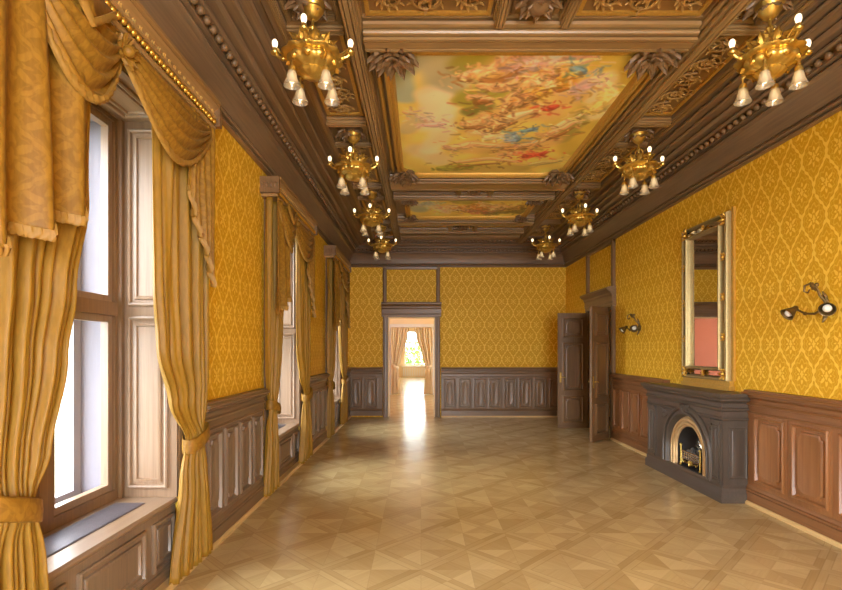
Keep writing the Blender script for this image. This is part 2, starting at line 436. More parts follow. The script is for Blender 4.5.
def beam_x(y0, y1, x0, x1, h=.16, m='wood_x'):
    obj('ceiling_beam', MB().sweep([(a, ZT+.02+b) for a, b in moulded(y1-y0, h)], (x0, y0, 0), (1,0,0), x1-x0, (0,1,0)), M[m], ceiling)
SL = (-1.14, -.66); SR = (2.53, 3.01)      # side strips
CH_Y = [3.97, 6.36, 8.72, 11.08]
BL = (-.66, -.49); BR = (2.36, 2.53)
for b in (BL, BR): beam_y(b[0], b[1], -3.2, 12.3, .20)
beam_y(-1.22, -1.14, -3.2, 12.3, .10); beam_y(3.01, 3.09, -3.2, 12.3, .10)
for y0, y1, h in ((3.38,3.73,.18),(4.19,4.50,.18),(7.86,8.36,.18),(8.78,8.95,.16),(10.36,10.74,.17),(11.40,11.60,.14),(11.9,12.3,.12)):
    beam_x(y0, y1, BL[1], BR[0], h)
def carve(mb, x0, x1, y0, y1, z, amp=.03):
    """scrolling acanthus relief hanging from z: spiral stems with leaves"""
    mb.box(x0, x1, y0, y1, z-.004, z+.01)
    w, l = x1-x0, y1-y0; lx = w > l; L, S = max(w, l), min(w, l); k = max(1, round(L/(S*.92))); q = L/k
    for c in range(k):
        sg = 1 if c % 2 else -1; cu, cv = (c+.5)*q, S*.5
        def P(u, v, h): return (x0+u, y0+v, z-h) if lx else (x0+v, y0+u, z-h)
        pts = []; N = 34
        for i in range(N):
            t_ = i/(N-1); a = sg*(t_*2*PI*1.45 + .4); r = S*(.08 + .36*t_)
            pts.append(P(cu + r*math.cos(a)*q/S*.98, cv + r*math.sin(a), amp*(.75-.2*t_)))
        mb.tube(pts, [S*(.028+.02*i/N) for i in range(N)], 6)
        for i in range(3, N-1, 2):
            p, d = Vector(pts[i]), Vector(pts[i+1])-Vector(pts[i-1]); d.z = 0; d.normalize(); n = Vector((d.y, -d.x, 0))
            for e in (-1, 1):
                if e == 1 and i % 4 == 1: continue
                mb.leaf(p + Vector((0,0,-.006)), d*.7 + n*e*.8, (0,0,-1), S*.17, S*.11, .35, 5)
        for i in range(5):
            a = 2*PI*i/5; mb.leaf(P(cu, cv, amp*.8), (math.cos(a), math.sin(a), 0), (0,0,-1), S*.11, S*.09, .4, 5)
    return mb
def carved_panel(x0, x1, y0, y1):
    g = .035
    f = MB()
    for q in ((x0, x1, y0, y0+g), (x0, x1, y1-g, y1), (x0, x0+g, y0+g, y1-g), (x1-g, x1, y0+g, y1-g)): f.box(*q, ZT-.012, ZT+.03)
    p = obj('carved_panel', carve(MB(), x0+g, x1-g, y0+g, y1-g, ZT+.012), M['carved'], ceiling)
    obj('gilt_edge', f, M['gilt_bead'], p)
def leaf_boss(x, y, r, mat='carved_dark', h=.13):
    mb = MB().lathe([(r*.95, 0), (r*.95, -.02), (r*.8, -.035), (r*.55, -.05), (r*.5, -h*.8), (r*.25, -h), (.0, -h*1.05)], (x, y, ZT), 16)
    for k in range(8):
        a = 2*PI*k/8
        mb.leaf((x+.2*r*math.cos(a), y+.2*r*math.sin(a), ZT-.04), (math.cos(a), math.sin(a), -.1), (0,0,-1), r*.95, r*.62, .25)
    for k in range(6):
        a = 2*PI*(k+.5)/6
        mb.leaf((x+.1*r*math.cos(a), y+.1*r*math.sin(a), ZT-h*.7), (math.cos(a), math.sin(a), -.1), (0,0,-1), r*.6, r*.45, .4)
    return obj('rosette', mb, M[mat], ceiling)
for S in (SL, SR):
    xc = sum(S)/2
    for i, y in enumerate(CH_Y):
        for e in (-.37, .25): beam_x(y+e, y+e+.12, S[0], S[1], .11)
        beam_x(y-.25, y-.19, S[0]+.06, S[1]-.06, .06); beam_x(y+.19, y+.25, S[0]+.06, S[1]-.06, .06)
        beam_y(S[0], S[0]+.06, y-.25, y+.25, .06); beam_y(S[1]-.06, S[1], y-.25, y+.25, .06)
        leaf_boss(xc, y, .17)
        if i < 3: carved_panel(S[0]+.03, S[1]-.03, y+.42, CH_Y[i+1]-.42)
    carved_panel(S[0]+.03, S[1]-.03, CH_Y[0]-1.9, CH_Y[0]-.42); carved_panel(S[0]+.03, S[1]-.03, CH_Y[3]+.42, 12.22)
for y0, y1 in ((3.75,4.17),(8.40,8.75),(10.78,11.36)):
    beam_y(.60, .72, y0-.02, y1+.02, .13); beam_y(1.15, 1.27, y0-.02, y1+.02, .13)
    carved_panel(BL[1]+.03, .58, y0, y1); carved_panel(1.29, BR[0]-.03, y0, y1)
    leaf_boss(.935, (y0+y1)/2, min(.17, (y1-y0)*.42), 'carved_dark')
    beam_y(.74, .78, y0+.02, y1-.02, .04); beam_y(1.09, 1.13, y0+.02, y1-.02, .04)

# ---- cornices (trim)
CP = [(0,3.89),(.04,3.885),(.06,3.89),(.06,3.907),(.02,3.907),(.02,3.922),(.085,3.924),(.095,3.935),(.085,3.955),(.05,3.965),(.05,3.985),(.065,3.99),(.075,4.03),(.10,4.12),(.14,4.205),(.18,4.222),(.18,4.236),(.13,4.236),(.13,4.258),(.215,4.26),(.215,4.32),(.27,4.325),(.285,4.34),(.285,4.358),(.24,4.358),(.24,4.378),(.34,4.38),(.36,4.395),(.37,4.415),(.32,4.415),(.32,4.437),(.45,4.44),(.47,4.455),(.47,4.465),(.425,4.465),(.425,4.483),(.55,4.485),(.565,4.498),(.54,4.50),(.54,4.535),(.63,4.535),(.63,4.505),(.64,4.49),(.70,4.48),(.76,4.495),(.765,4.515),(.765,4.58),(0,4.58)]
tl = obj('trim_1', MB().sweep(CP, (XL,-3.2,0), (0,1,0), 16.2, (1,0,0)), M['walnut_y'])
tb = obj('trim_2', MB().sweep(CP, (XL,YB,0), (1,0,0), XR-XL, (0,-1,0)), M['walnut_x'])
tr_ = obj('trim_3', MB().sweep(CP, (XR,-3.2,0), (0,1,0), 16.2, (-1,0,0)), M['walnut_y'])
for o, l in ((tl,'dark oak cornice along the top of the window wall'),(tb,'dark oak cornice across the end wall'),(tr_,'dark oak cornice along the top of the fireplace wall')): struct(o, l, 'cornice')
def beads(O, U, L, par, step=.115, r=.034):
    mb = MB(); O, U = Vector(O), Vector(U)
    for k in range(int(L/step)): mb.ball(O + U*(k*step), r, 8, 5)
    obj('bead_moulding', mb, M['carved_dark'], par, smooth=60)
beads((XL+.245,.3,4.288), (0,1,0), 12.4, tl); beads((XR-.245,.3,4.288), (0,1,0), 12.4, tr_); beads((XL+.3,YB-.245,4.288), (1,0,0), 5.1, tb, .1, .03)
# fluted band on the cornice frieze (upright reeds)
mb = MB()
for k in range(44): mb.box(XL+.6+k*.1, XL+.655+k*.1, YB-.62, YB-.52, 4.43, 4.462)
obj('dentil_band', mb, M['walnut_x'], tb)

# ---- wainscot
WP = [(-.03,.0,0),(-.03,.004,0),(0,.006,0),(0,.024,0),(.010,.032,0),(.022,.030,0),(.028,.016,0),(.034,.001,0),(.058,.001,.045),(.062,.018,.045),(.078,.024,.045),(.088,.020,.045)]
def wainscot(parent, O, U, N, L, panels, mz, mh, slab=.045, z0=.04, ztop=1.29, panel_z=(.27,1.0)):
    O, U, N = Vector(O), Vector(U), Vector(N)
    mb = MB().sweep([(-.01,z0),(slab,z0),(slab,1.10),(-.01,1.10)], O, U, L, N)
    w = obj('wainscot', mb, mz, parent)
    cap = [(0,1.03),(slab+.016,1.03),(slab+.022,1.04),(slab+.016,1.052),(slab+.004,1.054),(slab+.004,1.115),(slab+.024,1.12),(slab+.03,1.135),(slab+.022,1.148),(slab+.010,1.15),(slab+.012,1.185),(slab+.03,1.205),(slab+.058,1.215),(slab+.058,1.225),(slab+.045,1.226),(slab+.045,1.234),(slab+.075,1.238),(slab+.08,1.252),(slab+.072,1.266),(slab+.05,1.27),(slab+.045,1.29),(0,1.29)]
    obj('dado_rail', MB().sweep(cap, O, U, L, N), mh, w)
    base = [(0,z0),(slab+.03,z0),(slab+.03,.14),(slab+.018,.142),(slab+.018,.150),(slab+.036,.154),(slab+.036,.172),(slab+.018,.18),(slab+.012,.20),(slab+.002,.215),(0,.215)]
    obj('plinth', MB().sweep(base, O, U, L, N), mh, w)
    for a, b in panels:
        obj('wainscot_panel', MB().panel(O + U*a + N*(slab+.0005) + Z*panel_z[0], U, Z, N, b-a, panel_z[1]-panel_z[0], WP), mz, w)
    return w
# right wall: near stretch, and between fireplace and door
FY0, FY1 = 5.70, 7.56
P = []; y = 5.56
while y > -1.2: P.append((y-.45, y)); y -= .56
L0 = -1.5
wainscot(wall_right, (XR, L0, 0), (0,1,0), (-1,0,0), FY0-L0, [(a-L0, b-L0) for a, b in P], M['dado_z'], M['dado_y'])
P = []; y = DY0-.20
while y-.34 > FY1+.05: P.append((y-.33, y)); y -= .395
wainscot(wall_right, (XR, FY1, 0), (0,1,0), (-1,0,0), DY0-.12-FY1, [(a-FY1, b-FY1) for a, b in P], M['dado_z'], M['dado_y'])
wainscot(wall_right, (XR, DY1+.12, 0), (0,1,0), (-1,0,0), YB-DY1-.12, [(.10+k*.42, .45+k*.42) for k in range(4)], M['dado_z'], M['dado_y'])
# back wall
n = 8; x0 = DX1+.16; Lb = XR-.0-x0
wainscot(wall_back, (x0, YB, 0), (1,0,0), (0,-1,0), Lb, [(.07+k*.39, .07+k*.39+.30) for k in range(n)], M['walnut_z'], M['walnut_x'], panel_z=(.25,1.0))
wainscot(wall_back, (XL, YB, 0), (1,0,0), (0,-1,0), DX0-.14-XL, [(.10,.38),(.46,.76)], M['walnut_z'], M['walnut_x'], panel_z=(.25,1.0))
# window wall, piers between the windows
for a, b in ((-.80+1.12, WIN[0]-1.12), (WIN[0]+1.12, WIN[1]-1.12), (WIN[1]+1.12, WIN[2]-1.12), (WIN[2]+1.12, YB)):
    k = max(2, round((b-a-.1)/.43)); st = (b-a-.08)/k
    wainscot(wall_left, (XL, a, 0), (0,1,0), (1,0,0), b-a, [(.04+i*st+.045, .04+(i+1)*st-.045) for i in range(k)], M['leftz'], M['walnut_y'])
q = [(0,0),(.10,0),(.10,.02),(.085,.04),(0,.04)]
for nm, O, U, L, N, lb in (('baseboard_right',(XR,-1.5,0),(0,1,0),FY0+1.5,(-1,0,0),'pale wood strip at the foot of the wainscot beside the fireplace'),('baseboard_right_far',(XR,FY1,0),(0,1,0),DY0-.12-FY1,(-1,0,0),'pale wood strip between fireplace and double door'),
    ('baseboard_left',(XL,-1.5,0),(0,1,0),14.5,(1,0,0),'pale wood strip at the foot of the window wall'),('baseboard_back',(DX1+.16,YB,0),(1,0,0),Lb,(0,-1,0),'strip at the foot of the end wall')):
    struct(obj(nm, MB().sweep(q, O, U, L, N), M['strip']), lb, 'baseboard')

# ---- door surrounds
def casing(root, along, O, N, w, mats, zt):
    """posts, lintel with cornice, over-door frame; opening from O along 'along' for w"""
    A, O, N = Vector(along), Vector(O), Vector(N); cw = .13
    prof = lambda k: [(0,-.002),(cw,-.002),(cw,.05),(cw-.02,.07),(cw-.045,.07),(cw-.055,.045),(.03,.04),(.02,.055),(0,.055)]
    for s, base in ((1, w), (-1, 0)):
        a = [O + A*(base + s*d) + N*h + Z*.0 for d, h in prof(0)]
        obj('door_post', MB().rings([a, [p + Z*2.62 for p in a]], True, True), mats[0], root)
    lint = [(0,2.60),(.06,2.60),(.06,2.66),(.075,2.68),(.075,2.80),(.10,2.83),(.10,2.86),(.16,2.90),(.18,2.92),(.18,2.955),(.13,2.975),(0,2.99)]
    obj('lintel', MB().sweep(lint, O - A*(cw+.03), A, w+2*cw+.06, N), mats[1], root)
    for a0 in (-cw, w+cw-.10):
        p0 = [O + A*(a0+u) + N*h for u, h in ((0,0),(.10,0),(.10,.05),(.07,.065),(.03,.065),(0,.05))]
        obj('overdoor_post', MB().rings([[p + Z*2.98 for p in p0], [p + Z*zt for p in p0]], True, True), mats[0], root)
    obj('overdoor_rail', MB().sweep([(0,zt-.09),(.05,zt-.09),(.06,zt-.06),(.06,zt),(0,zt)], O - A*cw, A, w+2*cw, N), mats[1], root)
d1 = struct(empty('door_1', (-.25, YB, 0)), 'dark wood surround of the open doorway in the end wall', 'doorway')
casing(d1, (1,0,0), (DX0, YB, 0), (0,-1,0), DX1-DX0, (M['walnut_z'], M['walnut_x']), 3.92)
mb = MB().box(DX0, DX0+.02, YB, 13.3, 0, DZ).box(DX1-.02, DX1, YB, 13.3, 0, DZ).box(DX0, DX1, YB, 13.3, DZ-.02, DZ)
obj('jamb', mb, M['cream'], d1)
d2 = struct(empty('door_2', (XR, 10.48, 0)), 'dark wood surround of the double door in the fireplace wall', 'doorway')
casing(d2, (0,1,0), (XR, DY0, 0), (-1,0,0), DY1-DY0, (M['walnut_z'], M['walnut_y']), 3.92)
mb = MB().box(XR, 4.07, DY0, DY0+.02, 0, DZ).box(XR, 4.07, DY1-.02, DY1, 0, DZ).box(XR, 4.07, DY0, DY1, DZ-.02, DZ)
obj('jamb', mb, M['walnut_z'], d2)

# ---- windows
def bars(mb, x0, x1, y0, y1, z0, z1, w):
    mb.box(x0, x1, y0, y0+w, z0, z1); mb.box(x0, x1, y1-w, y1, z0, z1); mb.box(x0, x1, y0+w, y1-w, z0, z0+w); mb.box(x0, x1, y0+w, y1-w, z1-w, z1); return mb
SP = [(0,0,0),(0,.018,0),(.012,.026,0),(.024,.022,0),(.03,.002,0),(.05,.002,0),(.054,.016,0),(.072,.020,0),(.078,.004,0),(.10,.004,0)]
for i, yc in enumerate(WIN):
    y0, y1 = yc-HW, yc+HW
    w = struct(empty('window_%d' % (i+1), (-2.36, yc, ZS)), ['tall casement window closest to the viewpoint', 'tall casement window in the middle of the window wall', 'tall casement window by the end wall'][i], 'window')
    fr = bars(MB(), -2.42, -2.33, y0+.03, y1-.03, ZS, ZH, .075); fr.box(-2.43, -2.31, y0+.10, y1-.10, 2.00, 2.10); fr.box(-2.42, -2.32, yc-.06, yc+.06, ZS+.05, ZH-.05)
    fr.box(-2.35, -2.30, y0+.03, y0+.07, ZS, ZH); fr.box(-2.35, -2.30, y1-.07, y1-.03, ZS, ZH)
    obj('window_frame', fr, M['walnut_z'], w)
    for a, b in ((y0+.105, yc-.06), (yc+.06, y1-.105)):
        for c, d in ((ZS+.075, 2.00), (2.10, ZH-.075)):
            s = obj('sash', bars(MB(), -2.405, -2.35, a, b, c, d, .05), M['pale_z'], w)
            obj('pane', MB().box(-2.381, -2.375, a+.05, b-.05, c+.05, d-.05), M['glass'], s)
    o_ = bars(MB(), -2.70, -2.62, y0+.06, y1-.06, ZS, ZH-.03, .08); o_.box(-2.70, -2.62, yc-.04, yc+.04, ZS, ZH-.05); o_.box(-2.70, -2.62, y0+.06, y1-.06, 2.01, 2.09)
    obj('outer_frame', o_, M['outer'], w)
    rv = MB().box(-2.74, -2.42, y0, y0+.06, ZS-.06, ZH).box(-2.74, -2.42, y1-.06, y1, ZS-.06, ZH).box(-2.74, -2.42, y0+.06, y1-.06, ZH-.05, ZH).box(-2.80, -2.42, y0+.06, y1-.06, ZS-.06, ZS)
    obj('outer_reveal', rv, M['plaster'], w)
    for yy, ny in ((y1, -1), (y0, 1)):
        b = MB().box(-2.33, -1.895, min(yy, yy+ny*.03), max(yy, yy+ny*.03), ZS+.0, ZH)
        s = obj('shutter_case', b, M['pale_z'], w)
        for z0, z1 in ((ZS+.07, 2.0), (2.08, ZH-.10)):
            obj('shutter_panel', MB().panel((-2.27, yy+ny*.0305, z0), (1,0,0), Z, (0,ny,0), .31, z1-z0, SP), M['pale_z'], s)
    sf = MB().box(-2.33, -1.895, y0, y1, ZH-.04, ZH)
    for a in (.0, .6): sf.panel((-2.25, y0+.12+a*1.25, ZH-.0405), (0,1,0), (1,0,0), (0,0,-1), .62, .28, SP)
    obj('soffit', sf, M['pale_y'], w)
    for ya, s in ((y0, -1), (y1, 1)):
        pf = [(0,0),(.14*s,0),(.14*s,.02),(.12*s,.028),(.03*s,.028),(0,.015)]
        a = [Vector((XL+h, ya+d, 0)) for d, h in pf]
        obj('casing', MB().rings([a, [p + Z*3.62 for p in a]], True, True), M['walnut_z'], w)
    # radiator bench
    nm = ['beside the nearest tied-back curtains', 'between the curtains of the middle window', 'between the curtains of the window by the end wall'][i]
    r = tag(empty('radiator_cover', (-2.1, yc, 0)), 'panelled window bench with grey grille ' + nm, 'radiator cover', 'window benches')
    by0, by1 = y0+.032, y1-.032
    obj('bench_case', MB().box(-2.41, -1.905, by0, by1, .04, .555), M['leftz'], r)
    tp = MB().sweep([(0,.555),(.51,.555),(.525,.57),(.525,.585),(.51,.60),(0,.60)], (-2.41, by0, 0), (0,1,0), by1-by0, (1,0,0))
    obj('bench_top', tp, M['pale_y'], r)
    g = MB().box(-2.27, -2.05, by0+.12, by1-.16, .600, .604)
    for k in range(16): g.box(-2.265+k*.0135, -2.258+k*.0135, by0+.13, by1-.17, .604, .609)
    obj('grille', g, M['grille'], r)
    obj('bench_plinth', MB().sweep([(0,.04),(.02,.04),(.02,.10),(.008,.115),(0,.115)], (-1.905, by0, 0), (0,1,0), by1-by0, (1,0,0)), M['walnut_y'], r)
    pw = (by1-by0-.10)
    for a, b in ((.04, .34), (.44, pw-.34), (pw-.24, pw+.06)):
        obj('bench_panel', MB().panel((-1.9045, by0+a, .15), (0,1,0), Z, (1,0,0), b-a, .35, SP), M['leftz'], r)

# ---- drapery
def lerp_keys(keys, z):
    for k in range(len(keys)-1):
        (z1, *a), (z0, *b) = keys[k], keys[k+1]
        if z >= z0:
            t = (z-z0)/(z1-z0); t = t*t*(3-2*t)
            return [q*t + p*(1-t) for p, q in zip(b, a)]
    return list(keys[-1][1:])
def curtain(name, place, Y, keys, ztie, seed, mat='curtain', x_base=-1.812, nz=70, ns=110, nf=9, axis='y'):
    """keys: (z, inner, outer) positions along the wall"""
    rr = random.Random(seed); ph = [rr.uniform(0, 6.28) for _ in range(6)]; P = []
    zt, zb = keys[0][0], keys[-1][0]
    for i in range(nz+1):
        z = zt + (zb-zt)*i/nz; a, b = lerp_keys(keys, z); wd = abs(b-a); row = []
        near = math.exp(-((z-ztie)/.10)**2)
        A = min(.045, .020 + .03*min(1, abs(z-ztie)/.5))*(1-.55*near)
        for j in range(ns+1):
            s = j/ns; sw = s + .018*math.sin(2*PI*3*s + ph[0] + 1.1*z) 
            f = math.sin(2*PI*nf*sw + ph[1] + .35*math.sin(1.7*z+ph[2]))*.72 + .38*math.sin(2*PI*(nf*.43)*s + ph[3] + .5*z) + .2*math.sin(2*PI*(nf*1.9)*s + ph[4])
            y = a + (b-a)*s; x = A*f + .05*near*math.sin(PI*s)
            row.append((x_base + x, Y + y, z) if axis == 'y' else (Y + y, x_base + x, z))
        P.append(row)
    root = empty(name, (x_base, Y + (keys[-1][1]+keys[-1][2])/2, 0) if axis == 'y' else (Y + (keys[-1][1]+keys[-1][2])/2, x_base, 0))
    c = obj('drape', MB().grid(P), M[mat], root, smooth=180, solid=.006)
    # tie band
    a, b = lerp_keys(keys, ztie); mb = MB(); rows = []
    lo, hi = min(a, b)-.012, max(a, b)+.012
    for k in range(33):
        th = 2*PI*k/32
        yy = (lo+hi)/2 + (hi-lo)/2*math.cos(th); xx = .075*math.sin(th) + .012
        tilt = .05*(yy-(lo+hi)/2)/((hi-lo)/2)*(1 if b > a else -1)
        rw = [(x_base + xx*(1+e), Y + yy, ztie + h + tilt) for h, e in ((-.055,0),(-.045,.08),(0,.14),(.045,.08),(.055,0))]
        rows.append(rw if axis == 'y' else [(q[1], q[0], q[2]) for q in rw])
    obj('tie_band', mb.grid(rows), M['valance' if axis == 'y' else mat], root, smooth=180, solid=.004)
    return root
def fringe_on(rows, parent, dz=.045):
    """rows: list of (x,y,z) along an edge; a twisted fringe below it"""
    A = []
    for k, p in enumerate(rows):
        w = .006*math.sin(k*1.9)
        A.append([(p[0]+.012+w, p[1], p[2]+.012), (p[0]+.016+w, p[1], p[2]-.012), (p[0]+.010-w, p[1], p[2]-dz-.008*math.sin(k*2.7)), (p[0]-.008, p[1], p[2]-dz), (p[0]-.010, p[1], p[2]+.012)])
    return obj('fringe', MB().grid(A, False, True), M['fringe'], parent, smooth=60)
PZ = 3.56
def swag(Yc, a, b, drop, parent, xb=-1.722, seed=1, rise=(0, 0)):
    ns, nv = 56, 44; P = []
    for i in range(nv+1):
        v = i/nv; row = []
        for j in range(ns+1):
            u = j/ns; c = (1-(2*u-1)**2)
            c2 = math.sin(PI*u)**.8
            y = a + (b-a)*(.5 + (u-.5)*(1 - .10*v*c))
            z = PZ - (rise[0]*(1-u) + rise[1]*u)*v - drop*v*c2 - .05*v
            fold = math.sin(2*PI*(5.2*v + .35*math.sin(3*u+seed)))*.022*(.35+.65*c) *min(1, v*5)
            x = xb + .075*math.sin(PI*min(1, v*1.1)*.75)*c + fold
            row.append((x, Yc + y, z + .3*fold))
        P.append(row)
    s = obj('swag', MB().grid(P), M['valance'], parent, smooth=180, solid=.006)
    f = fringe_on(P[-1], s, .03)
    return s
def tail(Yc, a, b, zs, zl, parent, xb=-1.735, nf=5, dep=.045):
    """cascade from a (short edge, ends zs) to b (long edge, ends zl)"""
    ns, nv = 96, 40; P = []
    for i in range(nv+1):
        v = i/nv; row = []
        for j in range(ns+1):
            u = j/ns; k = u*nf; fk = k-math.floor(k)
            tri = abs(2*fk-1)
            end = zs + (zl-zs)*(u**.85) + .07*(tri-.5)
            z = PZ + (end-PZ)*v
            x = xb + dep*(.5-.5*math.cos(2*PI*k))*(.6+.4*v) + .01*math.sin(9*u+3*v)
            row.append((x, Yc + a + (b-a)*(u + .02*math.sin(2*PI*k)*v), z))
        P.append(row)
    t_ = obj('tail', MB().grid(P), M['valance'], parent, smooth=50, solid=.006)
    fringe_on(P[-1], t_, .035)
for i, yc in enumerate(WIN):
    wn = ['nearest window', 'middle window', 'window by the end wall'][i]
    for sg, side in ((1, 'far side'), (-1, 'near side')):
        k = [(3.555, .30, 1.09), (2.56, .37, 1.10), (2.05, .50, 1.10), (1.71, .58, 1.10), (1.25, .69, 1.08), (1.04, .77, 1.05), (.75, .73, 1.10), (.06, .70, 1.20), (.025, .70, 1.21)] if sg < 0 else [(3.555, .30, 1.09), (2.2, .31, 1.11), (1.75, .35, 1.12), (1.35, .52, 1.10), (1.04, .75, 1.05), (.75, .68, 1.10), (.06, .52, 1.22), (.025, .51, 1.23)]
        k = [(a, b*sg, c_*sg) for a, b, c_ in k]
        c = curtain('curtain', '', yc, k, 1.04, 11+i*2+sg)
        tag(c, 'gold silk curtain tied back at the %s of the %s' % (side, wn), 'curtain', 'gold window curtains')
    # pelmet
    p = tag(empty('pelmet', (XL, yc, 3.56)), 'carved wood pelmet box with gilt beads above the ' + wn, 'pelmet', 'pelmets over the windows')
    prof = [(0,3.565),(.185,3.565),(.195,3.578),(.19,3.595),(.165,3.60),(.165,3.655),(.195,3.66),(.205,3.672),(.195,3.685),(.175,3.69),(.18,3.72),(.21,3.745),(.225,3.75),(.225,3.76),(.215,3.76),(.215,3.77),(.235,3.775),(.235,3.80),(.0,3.80)]
    obj('pelmet_board', MB().sweep(prof, (XL, yc-1.06, 0), (0,1,0), 2.12, (1,0,0)), M['pelmet'], p)
    mb = MB()
    for k_ in range(42): mb.ball((XL+.188, yc-1.03+k_*.0502, 3.628), .023, 7, 5)
    obj('bead_row', mb, M['gilt'], p, smooth=60)
    mb = MB()
    for k_ in range(30): mb.leaf((XL+.178, yc-1.02+k_*.0705, 3.69), (0,0,1), (1,0,0), .045, .062, .2, 5)
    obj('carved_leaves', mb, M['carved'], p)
    for s_ in (-1, 1):
        e = yc + s_*1.06
        mb = MB().box(XL, XL+.225, min(e, e+s_*.05), max(e, e+s_*.05), 3.60, 3.79)
        for k_ in range(4): mb.leaf((XL+.035+k_*.052, e+s_*.05, 3.65), (0,0,1), (0,s_,0), .08, .045, .25, 5)
        obj('pelmet_end', mb, M['walnut_z'], p)
    v = tag(empty('drapery_valance', (-1.68, yc, PZ)), 'draped gold valance of swags and fringed tails over the ' + wn, 'valance', 'swagged valances')
    swag(yc, -1.0, -.20, .50, v, seed=1+i); swag(yc, -.30, 1.0, .44, v, seed=3+i)
    tail(yc, -.52, -1.13, 2.50, 2.17, v, nf=2.6, dep=.085); tail(yc, .62, 1.06, 2.92, 2.27, v)
    mb = MB()      # rosette of gathered cloth at the middle and a fringed point above the swag
    for k_ in range(10):
        a = 2*PI*k_/10; mb.leaf((-1.685, yc-.25, PZ-.12), (0, math.cos(a), math.sin(a)), (1,0,0), .10, .075, .3, 5)
    mb.ball((-1.665, yc-.25, PZ-.12), .035)
    obj('gathered_rosette', mb, M['valance'], v)
    for q_ in (-.62,):
        P = []
        for k_ in range(13):
            u = k_/12*2-1; zz = 3.545 - .17*(1-abs(u))
            P.append([(-1.66+.02*(1-abs(u)), yc+q_+u*.20, 3.56), (-1.645+.02*(1-abs(u)), yc+q_+u*.20, zz)])
        pt = obj('swag_point', MB().grid(P), M['valance'], v, solid=.006)
        fringe_on([r[-1] for r in P], pt, .035)
# ================================================================== THINGS
# ---- door leaves
DP = [(-.02,0,0),(-.02,.006,0),(0,.008,0),(0,.034,0),(.014,.042,0),(.030,.036,0),(.036,.002,0),(.066,.002,.04),(.070,.022,.04),(.085,.028,.04),(.10,.024,.04)]
def door_leaf(loc, rz, label, handle=True):
    r = tag(empty('door_leaf', loc), label, 'door', 'leaves of the double door'); W, H, T = .655, 2.56, .024
    def o(nm, mb, m, par): return obj(nm, mb, m, par, world=False)
    o('leaf_board', MB().box(.004, W, -T, T, .012, H), M['walnut_z'], r)
    for s in (-1, 1):
        for z0, z1 in ((.14, .72), (.84, 1.90), (2.02, 2.44)):
            o('door_panel', MB().panel((.10, s*(T+.0005), z0), (1,0,0), Z, (0,s,0), W-.20, z1-z0, DP), M['walnut_z'], r)
        o('kick_board', MB().box(.01, W-.005, s*T - (.008 if s < 0 else 0), s*T + (.008 if s > 0 else 0), .014, .11), M['walnut_x'], r)
        if handle:
            mb = MB().box(W-.075, W-.035, s*T-.004, s*T+.004, 1.02, 1.24).tube([(W-.055, s*T, 1.14), (W-.055, s*(T+.05), 1.14)], .010, 8)
            mb.tube([(W-.055, s*(T+.05), 1.14), (W-.10, s*(T+.054), 1.143), (W-.15, s*(T+.05), 1.13)], [.010, .009, .012], 8)
            o('handle', mb, M['brass'], r)
    for zz in (.35, 1.28, 2.22): o('hinge', MB().tube([(0, 0, zz-.05), (0, 0, zz+.05)], .011, 8), M['aged_brass'], r)
    r.rotation_euler = (0, 0, rz); return r
door_leaf((XR-.075, DY1-.03, 0), math.radians(180), 'dark panelled door leaf folded open, seen face on with a brass handle')
door_leaf((XR-.09, DY0+.02, 0), math.radians(180+42), 'dark panelled door leaf standing ajar next to the wainscot, seen at an angle')

# ---- fireplace
FC = 6.48; FX = 3.44
fp = tag(empty('fireplace', (XR, (FY0+FY1)/2, 0)), 'dark carved oak fireplace surround with an arched opening under the mirror', 'fireplace')
pl = [(0,.0),(XR-FX+.035,0),(XR-FX+.035,.10),(XR-FX+.02,.125),(XR-FX+.02,.165),(XR-FX+.005,.185),(XR-FX,.20),(0,.20)]
def sweep_fire(prof, name, mat, e=0.0):
    """moulding returned round both ends of the chimney piece"""
    rs = []
    for y, s in ((FY0, -1), (FY1, 1)):
        rs.append([(XR-d, y + s*max(0, d-(XR-FX))*1.0, z) for d, z in prof])
    ends = []
    mb = MB(); n = len(prof)
    mb.rings([[(XR, y, z) for (x, y, z) in rs[0]], rs[0], rs[1], [(XR, y, z) for (x, y, z) in rs[1]]], True, True)
    return obj(name, mb, M[mat], fp)
sweep_fire(pl, 'plinth', 'mantel_y')
D = XR-FX
sh = [(0,.93),(D+.005,.93),(D+.02,.945),(D+.02,.96),(D+.008,.97),(D+.008,1.035),(D+.025,1.05),(D+.03,1.075),(D+.015,1.085),(D+.015,1.13),(D+.035,1.15),(D+.055,1.165),(D+.055,1.18),(D+.075,1.20),(D+.085,1.215),(D+.085,1.245),(0,1.245)]
sweep_fire(sh, 'mantel_shelf', 'mantel_y')
# body front with arched hole, as a strip between arch and rectangle
SPR = .42
def arch(r, z0=.20, n=24):
    L = [(FC - r, z0 + (SPR-z0)*k/4) for k in range(4)]
    L += [(FC - r*math.cos(PI*k/n), SPR + r*math.sin(PI*k/n)) for k in range(n+1)]
    return L + [(FC + r, z0 + (SPR-z0)*(3-k)/4) for k in range(4)]
def outer(y, z, zt=.935):
    if z <= SPR: return (FY0 if y < FC else FY1, z)
    dy, dz = y-FC, z-SPR; k = 1e9
    if abs(dy) > 1e-6: k = min(k, ((FY1 if dy > 0 else FY0)-FC)/dy)
    k = min(k, (zt-SPR)/dz) if dz > 1e-6 else k
    return (FC+dy*k, SPR+dz*k)
A0 = arch(.49)
mb = MB().grid([[(FX, y, z) for y, z in A0], [(FX, *outer(y, z)) for y, z in A0], [(XR, *outer(y, z)) for y, z in A0]])
for y in (FY0, FY1): mb.box(FX, FX+.06, min(y, y+(.12 if y == FY0 else -.12)), max(y, y+(.12 if y == FY0 else -.12)), .2, .935)
for y in (FY0, FY1): mb.box(FX, XR, y-.002, y+.002, .2, .935)
